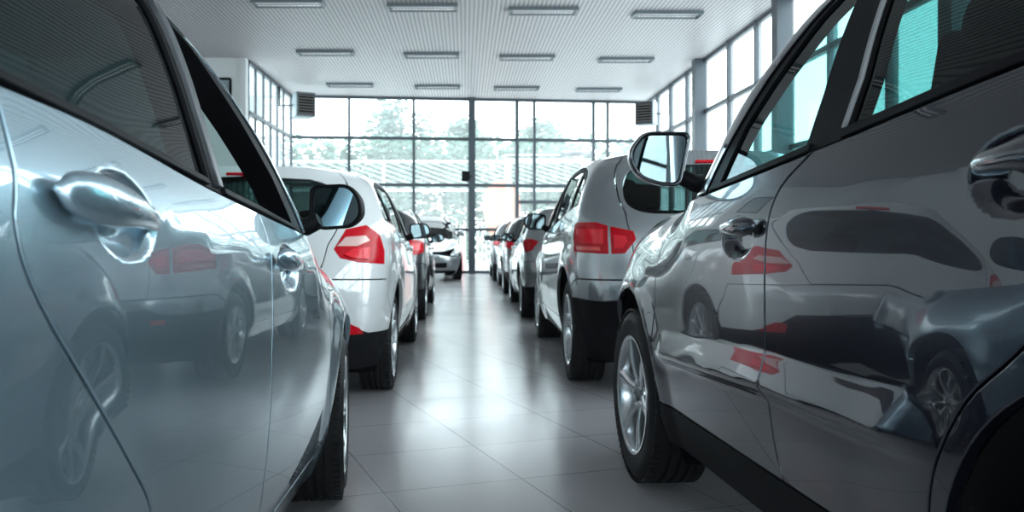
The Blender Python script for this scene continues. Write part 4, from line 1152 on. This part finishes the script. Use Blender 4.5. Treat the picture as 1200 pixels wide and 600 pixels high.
heater((4.80, 22.6, 4.30), math.radians(-32), 'grey fan heater hanging at the right end of the far window wall', [(.2, .1, 0), (.48, .38, 0), (.48, .38, .55)])

sb = empty('speaker', (.02, yb(0) - .22, 2.72)); tag(sb, 'small black loudspeaker on the middle column of the far windows', 'loudspeaker')
m = MB(); m.rbox((0, 0, 0), (.22, .18, .27), .015, 2); m.build('cabinet', MATS['black'], sb)
MB().lathe([(.001, -.098), (.06, -.093), (.075, -.10), (.08, -.09)], 24).build('cone', MATS['trim'], sb)
MB().tube([(.05, .05, 0), (.17, .08, 0)], .02, 8).build('bracket', MATS['trim'], sb)

L_BODY = pbr('fixture_white', (.45, .47, .49), .1, .4); L_SIDE = pbr('fixture_blue_grey', (.16, .19, .21), .3, .35)
L_LOUV = pbr('fixture_louvre', (.55, .57, .58), .85, .25); L_TUBE = pbr('fixture_tube', (.9, .92, .95), 0, .4, emis=((.93, .97, 1), .3))
def light_proto():
    o = empty('ceiling_light', (0, 0, ZC))
    w, d, h = 1.16, .34, .062
    m = MB()
    for s in (-1, 1): m.box((0, s * d / 2, -h / 2), (w, .02, h)); m.box((s * w / 2, 0, -h / 2), (.02, d, h))
    m.build('housing', L_SIDE, o)
    MB().box((0, 0, -.008), (w - .02, d - .02, .012)).build('reflector', L_BODY, o)
    lv = MB()
    for k in range(22): lv.box((-w / 2 + w * (k + .5) / 22, 0, -h * .72), (.006, d - .02, h * .45))
    lv.box((0, 0, -h * .72), (w - .02, .012, h * .5))
    lv.build('louvre', L_LOUV, o)
    for s in (-1, 1): MB().tube([(-w / 2 + .06, s * .075, -.036), (w / 2 - .06, s * .075, -.036)], .014, 10).build('lamp_tube', L_TUBE, o)
    return o
LP = light_proto(); first = True
cols = ['far left', 'second from left', 'third from left', 'far right']; rows = {22.0: 'back row by the far windows', 18.2: 'middle row', 14.4: 'row nearest the camera'}
for y0 in (22.0, 18.2, 14.4, 10.6, 6.8, 3.0):
    for i, x in enumerate((-2.92, -.71, 1.33, 3.5)):
        o = LP if first else copy_tree(LP); first = False
        o.location = (x, y0 + SK * x, ZC)
        if y0 in rows: tag(o, 'louvred ceiling strip light, %s in the %s' % (cols[i], rows[y0]), 'ceiling light', 'strip lights in the ceiling')
        else: tag(o, 'louvred ceiling strip light overhead, out of the frame', 'ceiling light', 'strip lights overhead, seen only in reflections')

# ------------------------------------------------------------------ outside
slab('ground_outside', [(-60, -40), (60, -40), (60, 90), (-60, 90)], -.5, -.22, pbr('pale_paving', (.55, .56, .55), 0, .8, bump=(8, .2)))
def leaf_mat(n, c):
    m, nt, out = new_mat(n); b = nt.nodes.new('ShaderNodeBsdfPrincipled'); tc = nt.nodes.new('ShaderNodeTexCoord')
    ns = nt.nodes.new('ShaderNodeTexNoise'); ns.inputs['Scale'].default_value = 3; nt.links.new(tc.outputs['Object'], ns.inputs['Vector'])
    mx = nt.nodes.new('ShaderNodeMix'); mx.data_type = 'RGBA'; mx.inputs[6].default_value = (*[k * .75 for k in c], 1); mx.inputs[7].default_value = (*[min(1, k * 1.25) for k in c], 1)
    nt.links.new(ns.outputs['Fac'], mx.inputs[0]); nt.links.new(mx.outputs[2], b.inputs['Base Color']); b.inputs['Roughness'].default_value = .6
    tr = nt.nodes.new('ShaderNodeBsdfTranslucent'); nt.links.new(mx.outputs[2], tr.inputs[0])
    ms = nt.nodes.new('ShaderNodeMixShader'); ms.inputs[0].default_value = .5; nt.links.new(b.outputs[0], ms.inputs[1]); nt.links.new(tr.outputs[0], ms.inputs[2])
    nt.links.new(ms.outputs[0], out.inputs[0]); return m
LEAF = leaf_mat('leaves', (.14, .22, .19)); LEAF2 = leaf_mat('hedge_leaves', (.17, .27, .22)); BARK = pbr('bark', (.18, .15, .13), 0, .9, bump=(30, .6))
def tree(x, y, h, r, label, seed, conifer=False):
    rnd = random.Random(seed); o = empty('tree', (x, y, -.22)); tag(o, label, 'tree', 'trees beyond the showroom')
    t = MB(); t.tube([(0, 0, 0), (.05, 0, h * .3), (0, .05, h * .6), (.03, 0, h * .85)], [h * .03, h * .024, h * .015, h * .006], 10)
    if not conifer:
        for k in range(6):
            a = k * 1.05 + rnd.random(); t.tube([(0, 0, h * (.3 + .06 * k)), (math.cos(a) * r * .4, math.sin(a) * r * .4, h * (.45 + .07 * k)), (math.cos(a) * r * .75, math.sin(a) * r * .75, h * (.5 + .07 * k))], [h * .012, h * .008, h * .003], 6)
    t.build('trunk', BARK, o)
    c = MB(); n = 5200; ctr = []
    for k in range(26):
        if conifer: f = k / 26; a = k * 2.4; ctr.append(((1 - f) * r * .6 * math.cos(a), (1 - f) * r * .6 * math.sin(a), h * (.15 + .82 * f), r * (.55 * (1 - f) + .1)))
        else:
            a, u = rnd.random() * 2 * PI, rnd.uniform(-.9, 1); q = math.sqrt(1 - u * u) * rnd.uniform(.3, .75)
            ctr.append((q * r * math.cos(a), q * r * math.sin(a), h * .64 + u * h * .28, r * rnd.uniform(.26, .42)))
    for k in range(n):
        cx, cy, cz, cr = rnd.choice(ctr)
        v = Vector((rnd.gauss(0, 1), rnd.gauss(0, 1), rnd.gauss(0, 1))).normalized() * cr * rnd.random() ** .35
        M = Matrix.Rotation(rnd.random() * 6.3, 3, 'Z') @ Matrix.Rotation(rnd.uniform(-1.2, 1.2), 3, 'X'); s = rnd.uniform(.11, .21)
        P = [M @ Vector(p) for p in ((-s, 0, 0), (0, -s * .55, .02), (s, 0, 0), (0, s * .55, .02))]
        c.add([(p.x + cx + v.x, p.y + cy + v.y, p.z + cz + v.z) for p in P], [(0, 1, 2), (0, 2, 3)])
    c.build('crown', LEAF, o)
tree(-3.3, 44, 8.7, 2.6, 'pale round tree beyond the far windows, left of the column', 1)
tree(.2, 50, 8.3, 2.4, 'pale round tree just left of the dark column', 2)
tree(4.2, 46, 7.4, 2.5, 'pale round tree beyond the far windows, right of the column', 3)
tree(8.6, 52, 5.9, 2.0, 'low pale tree at the right of the far windows', 4)
tree(-7.1, 45, 6.4, 1.1, 'narrow conifer at the left end of the far windows', 5, True)
tree(-9.3, 48, 5.8, 1.2, 'short conifer beyond the left window corner', 6, True)
tree(-13.5, 46, 6.6, 2.4, 'broad pale tree beyond the left window corner', 8)
def hedge(x0, x1, y, h, seed):
    rnd = random.Random(seed); c = MB()
    for k in range(15000):
        p = (rnd.uniform(x0, x1), y + rnd.uniform(-.6, .6), -.2 + (h + .2) * rnd.random() ** .8 * (1 + .12 * math.sin(rnd.uniform(0, 6))))
        M = Matrix.Rotation(rnd.random() * 6.3, 3, 'Z') @ Matrix.Rotation(rnd.uniform(-1.2, 1.2), 3, 'X'); s = rnd.uniform(.14, .26)
        c.add([tuple((M @ Vector(q)) + Vector(p)) for q in ((-s, 0, 0), (0, -s * .55, .02), (s, 0, 0), (0, s * .55, .02))], [(0, 1, 2), (0, 2, 3)])
    o = c.build('hedge', LEAF2); tag(o, 'pale green hedge along the yard outside the far windows', 'hedge', kind='stuff')
hedge(-11, 9, 40, 5.2, 11)

def neighbour():
    o = empty('office_building', (-9, 28.5, -.22)); tag(o, 'blue-grey overhanging building beyond the left glazing', 'building')
    W_ = pbr('cladding_blue_grey', (.22, .30, .34), .1, .5)
    MB().rbox((0, 0, 8.2), (6.8, 5, 5.4), .05, 1, smooth=False).build('upper_storey', W_, o)
    for k in range(4): 
        f = MB().box((-2.6 + 1.7 * k, -2.52, 8.2), (1.3, .06, 1.6)).build('office_window', G_FRAME, o)
        MB().box((-2.6 + 1.7 * k, -2.56, 8.2), (1.16, .03, 1.46)).build('pane', MATS['glass_dark'], f)
    for x in (-3.1, 3.1): MB().box((x, -2.2, 2.75), (.3, .3, 5.5)).build('pillar', W_, o)
neighbour()
def canopy():
    o = empty('slatted_canopy', (-1, 31, -.22)); tag(o, 'white slatted carport canopy standing outside the far windows', 'canopy')
    W_ = pbr('canopy_white', (.86, .88, .88), .1, .5)
    S_ = pbr('canopy_slat_grey', (.20, .25, .24), .1, .5)
    for x in (-7, -2.2, 2.6, 7.2):
        MB().box((x, 0, 1.5), (.09, .09, 3.0)).build('post', W_, o)
    for x in (-7, -2.2, 2.6, 7.2): MB().box((x, 2.5, 2.1), (.09, .09, 4.2)).build('post', W_, o)
    for y, z in ((0, 2.95), (2.5, 4.2)): MB().box((.1, y, z), (14.6, .1, .09)).build('beam', W_, o)
    # rafters laid askew over the two beams
    for k in range(30):
        x = -7.6 + k * .52
        a = Vector((x - 1.9, 2.6, 4.27)); b = Vector((x + 1.5, -.2, 2.96)); d = b - a
        MB().box(tuple((a + b) / 2), (d.length, .05, .06), 0, d.to_track_quat('X', 'Z').to_matrix()).build('slat', S_, o)
canopy()
def fence():
    o = empty('picket_fence', (0, 30, -.22)); tag(o, 'white picket railing outside, low behind the far windows', 'fence')
    W_ = pbr('fence_white', (.85, .87, .87), .1, .5)
    for z in (.3, 1.55): MB().box((0, 0, z), (12, .04, .05)).build('rail', W_, o)
    p = MB()
    for k in range(80): p.box((-6 + k * .15, 0, .85), (.045, .03, 1.6))
    p.build('pickets', W_, o)
fence()
bn = empty('banner', (1.15, 29, -.22)); tag(bn, 'pale salmon teardrop banner outside, right of the dark column', 'banner')
P = [(.1 + .62 * math.sin(t) * (1 - .25 * math.cos(t)), 2.05 - 1.15 * math.cos(t)) for t in [2 * PI * k / 40 for k in range(40)]]
MB().prism(P, -.01, .01).build('sail', pbr('salmon_cloth', (.55, .22, .15), 0, .8), bn)
MB().tube([(-.35, .03, 0), (-.42, .03, 1.2), (-.38, .03, 2.3), (.05, .03, 3.15)], .018, 8).build('pole', MATS['satin'], bn)
MB().box((-.35, .03, .03), (.5, .5, .06)).build('foot', MATS['satin'], bn)
for i, (x, wd) in enumerate(((-.08, .14), (.98, .1))):
    b = MB(); hgt = 1.25
    b.rbox((0, 0, hgt / 2), (wd, .06, hgt), .012, 2)
    o = b.build('marker_board', pbr('marker_red', (.75, .22, .22), 0, .6), None, (x, 28.2, -.22))
    tag(o, ['salmon red marker board outside, left of the dark column', 'narrow salmon red marker board outside, right of the dark column'][i], 'marker board', 'red boards outside')
gb = empty('gate_beam', (2.6, 25.6, -.22)); tag(gb, 'white horizontal gate beam outside the glass doors, at upper right of the column', 'gate')
GW = pbr('gate_white', (.82, .85, .86), .1, .45)
MB().box((0, 0, 3.55), (2.7, .12, .12)).build('beam', GW, gb); MB().box((0, 0, 3.72), (2.7, .05, .05)).build('upper_rail', GW, gb)
for x in (-1.3, 1.3): MB().box((x, 0, 1.78), (.14, .14, 3.56)).build('post', GW, gb)
MB().tube([(.25, -.1, 3.74), (1.25, -.1, 3.74)], .085, 12).build('motor_tube', MATS['satin'], gb)
ONLY = {'L1', 'R1', 'L2', 'R2', 'FAR'}
# ------------------------------------------------------------------ the cars
P_BLUE = paint('silver_blue_paint', (.32, .45, .53), .75, .26)
P_GREY = paint('dark_grey_paint', (.026, .028, .046), .65, .22)
P_WHITE = paint('white_paint', (.74, .76, .77), .0, .4)
P_SILVER = paint('silver_paint', (.42, .45, .46), .7, .28)
P_DARK = paint('graphite_paint', (.05, .055, .06), .5, .34)
P_STEEL = paint('steel_paint', (.36, .39, .41), .75, .26)
R90 = PI / 2
if 'L1' in ONLY: build_car('car', base_L1(), dict(body=P_BLUE, mirror_shell=MATS['trim']), (-1.37, .80, 0), R90,
    'light silver-blue hatchback filling the left foreground, driver window open, black wing mirror')
if 'R1' in ONLY: build_car('car', base_R1(), dict(body=P_GREY), (1.785, 1.03, 0), math.radians(93),
    'dark grey SUV filling the right foreground with grey wing mirror and alloy wheel')
if 'L2' in ONLY: build_car('car', base_L2(), dict(body=P_WHITE, mirror_shell=MATS['trim']), (-1.39, 5.9, 0), R90,
    'white hatchback with red angular tail lamp, directly ahead of the silver-blue hatchback')
if 'R2' in ONLY: build_car('car', base_R2(), dict(body=P_STEEL, mirror_shell=MATS['trim']), (1.66, 6.25, 0), R90,
    'silver-grey SUV with two-piece red tail lamps, directly ahead of the dark grey SUV')
if 'FAR' in ONLY:
    def far(sp, **k): sp = dict(sp); sp.update(h=.085, h_far=.13, wheel_detail=False, near=k.pop('near')); sp.update(k); return sp
    build_car('car', far(base_L2(), near=-1, rim='five', lamps=lamps_block()), dict(body=P_DARK, glass_clear=MATS['glass_privacy'], mirror_shell=MATS['trim']), (-1.39, 10.75, 0), R90,
        'dark graphite car in the left row, just beyond the white hatchback', scale=(1, 1, .93))
    build_car('car', far(base_L2(), near=1, zb=[(-.8, 1.17), (-.3, 1.16), (.17, 1.13), (.89, 1.07), (1.5, 1.02), (1.95, .99), (2.3, .93), (2.7, .85), (3.1, .74), (3.5, .60)], A=[(2.23, .30), (2.18, .5), (2.17, .7), (2.17, .85), (2.1, .965)],
        fender_front=[(3.0, .75), (2.95, .65), (2.93, .585), (2.968, .54)], bump_f=[(2.968, .54), (2.95, .585), NQ(.2, .555), NQ(.5, .57), NQ(.75, .62), NQ(1, .62)],
        lamps=[dict(name='headlight', mat='lamp', poly=[(3.0, .735), (2.97, .66), NQ(.2, .57), NQ(.42, .58), NQ(.38, .64)])], grilles=[[(1, .30), (.55, .30), (.55, .42), (1, .42)]]), dict(body=P_SILVER, glass_clear=MATS['glass_dark'], glass_screen=MATS['glass_dark']), (-1.2, 22.9, 0), math.radians(-84),
        'small silver car at the end of the left row, facing the camera', scale=(.92, .95, 1.03))
    build_car('car', far(base_L2(), near=1, rim='five', lamps=lamps_wedge()), dict(body=P_SILVER, glass_clear=MATS['glass_privacy'], mirror_shell=MATS['trim']), (1.62, 11.05, 0), R90,
        'silver car in the right row, directly ahead of the silver-grey SUV', scale=(.97, 1, .945))
    build_car('car', far(base_L2(), near=1, lamps=lamps_block()), dict(body=P_DARK, glass_clear=MATS['glass_privacy'], mirror_shell=MATS['trim']), (1.60, 15.7, 0), R90,
        'dark graphite car in the right row, fourth from the camera', scale=(.97, 1, .93))
    build_car('car', far(base_L2(), near=1, lamps=lamps_block()), dict(body=P_STEEL, glass_clear=MATS['glass_privacy'], mirror_shell=MATS['trim']), (1.52, 20.0, 0), R90,
        'grey car at the far end of the right row, nearest the window wall', scale=(.86, .97, .92))

# ------------------------------------------------------------------ light
w = bpy.data.worlds.new('overcast_sky'); SC.world = w; w.use_nodes = True
nt = w.node_tree; nt.nodes.clear()
o = nt.nodes.new('ShaderNodeOutputWorld'); b = nt.nodes.new('ShaderNodeBackground')
b.inputs[0].default_value = (.84, .95, 1.0, 1); b.inputs[1].default_value = 5.0
nt.links.new(b.outputs[0], o.inputs[0])
w.cycles.sampling_method = 'AUTOMATIC'
def portal(name, loc, rot, sx, sy):
    l = bpy.data.lights.new(name, 'AREA'); l.shape = 'RECTANGLE'; l.size = sx; l.size_y = sy; l.cycles.is_portal = True
    ob = bpy.data.objects.new(name, l); COL.objects.link(ob); ob.location = loc; ob.rotation_euler = rot; ob['kind'] = 'helper'; return ob
portal('window_portal', (.24, YB + .15, ZC / 2), (-R90, 0, math.atan(SK)), XR - XL, ZC)
portal('window_portal', (XR + .15, (YS + YB) / 2, ZC / 2), (R90, 0, R90), YB - YS, ZC)
portal('window_portal', ((XO + XR) / 2, YS - .25, ZC / 2 + 1.1), (R90, 0, 0), XR - XO, ZC - 2.2)
portal('window_portal', (XL - .15, 21.1, ZC / 2), (R90, 0, -R90), 4.8, ZC)

# ------------------------------------------------------------------ camera
cam = bpy.data.cameras.new('camera'); co = bpy.data.objects.new('camera', cam); COL.objects.link(co)
co.location = (0, 0, 1.05); co.rotation_euler = (R90, 0, 0)
cam.sensor_width = 36; cam.lens = 30; cam.shift_x = 55 / 1200; cam.shift_y = -23 / 1200; cam.clip_start = .05
cam.dof.use_dof = True; cam.dof.focus_distance = 2.4; cam.dof.aperture_fstop = 5.6
SC.camera = co
SC.view_settings.view_transform = 'Standard'; SC.view_settings.look = 'None'
SC.view_settings.exposure = .52; SC.view_settings.gamma = 1; SC.view_settings.use_curve_mapping = False
c = SC.cycles; c.use_denoising = True; c.max_bounces = 10; c.diffuse_bounces = 4; c.glossy_bounces = 5; c.transparent_max_bounces = 16; c.transmission_bounces = 6
c.sample_clamp_indirect = 6; c.caustics_reflective = False; c.caustics_refractive = False
try: c.denoiser = 'OPENIMAGEDENOISE'
except Exception: pass
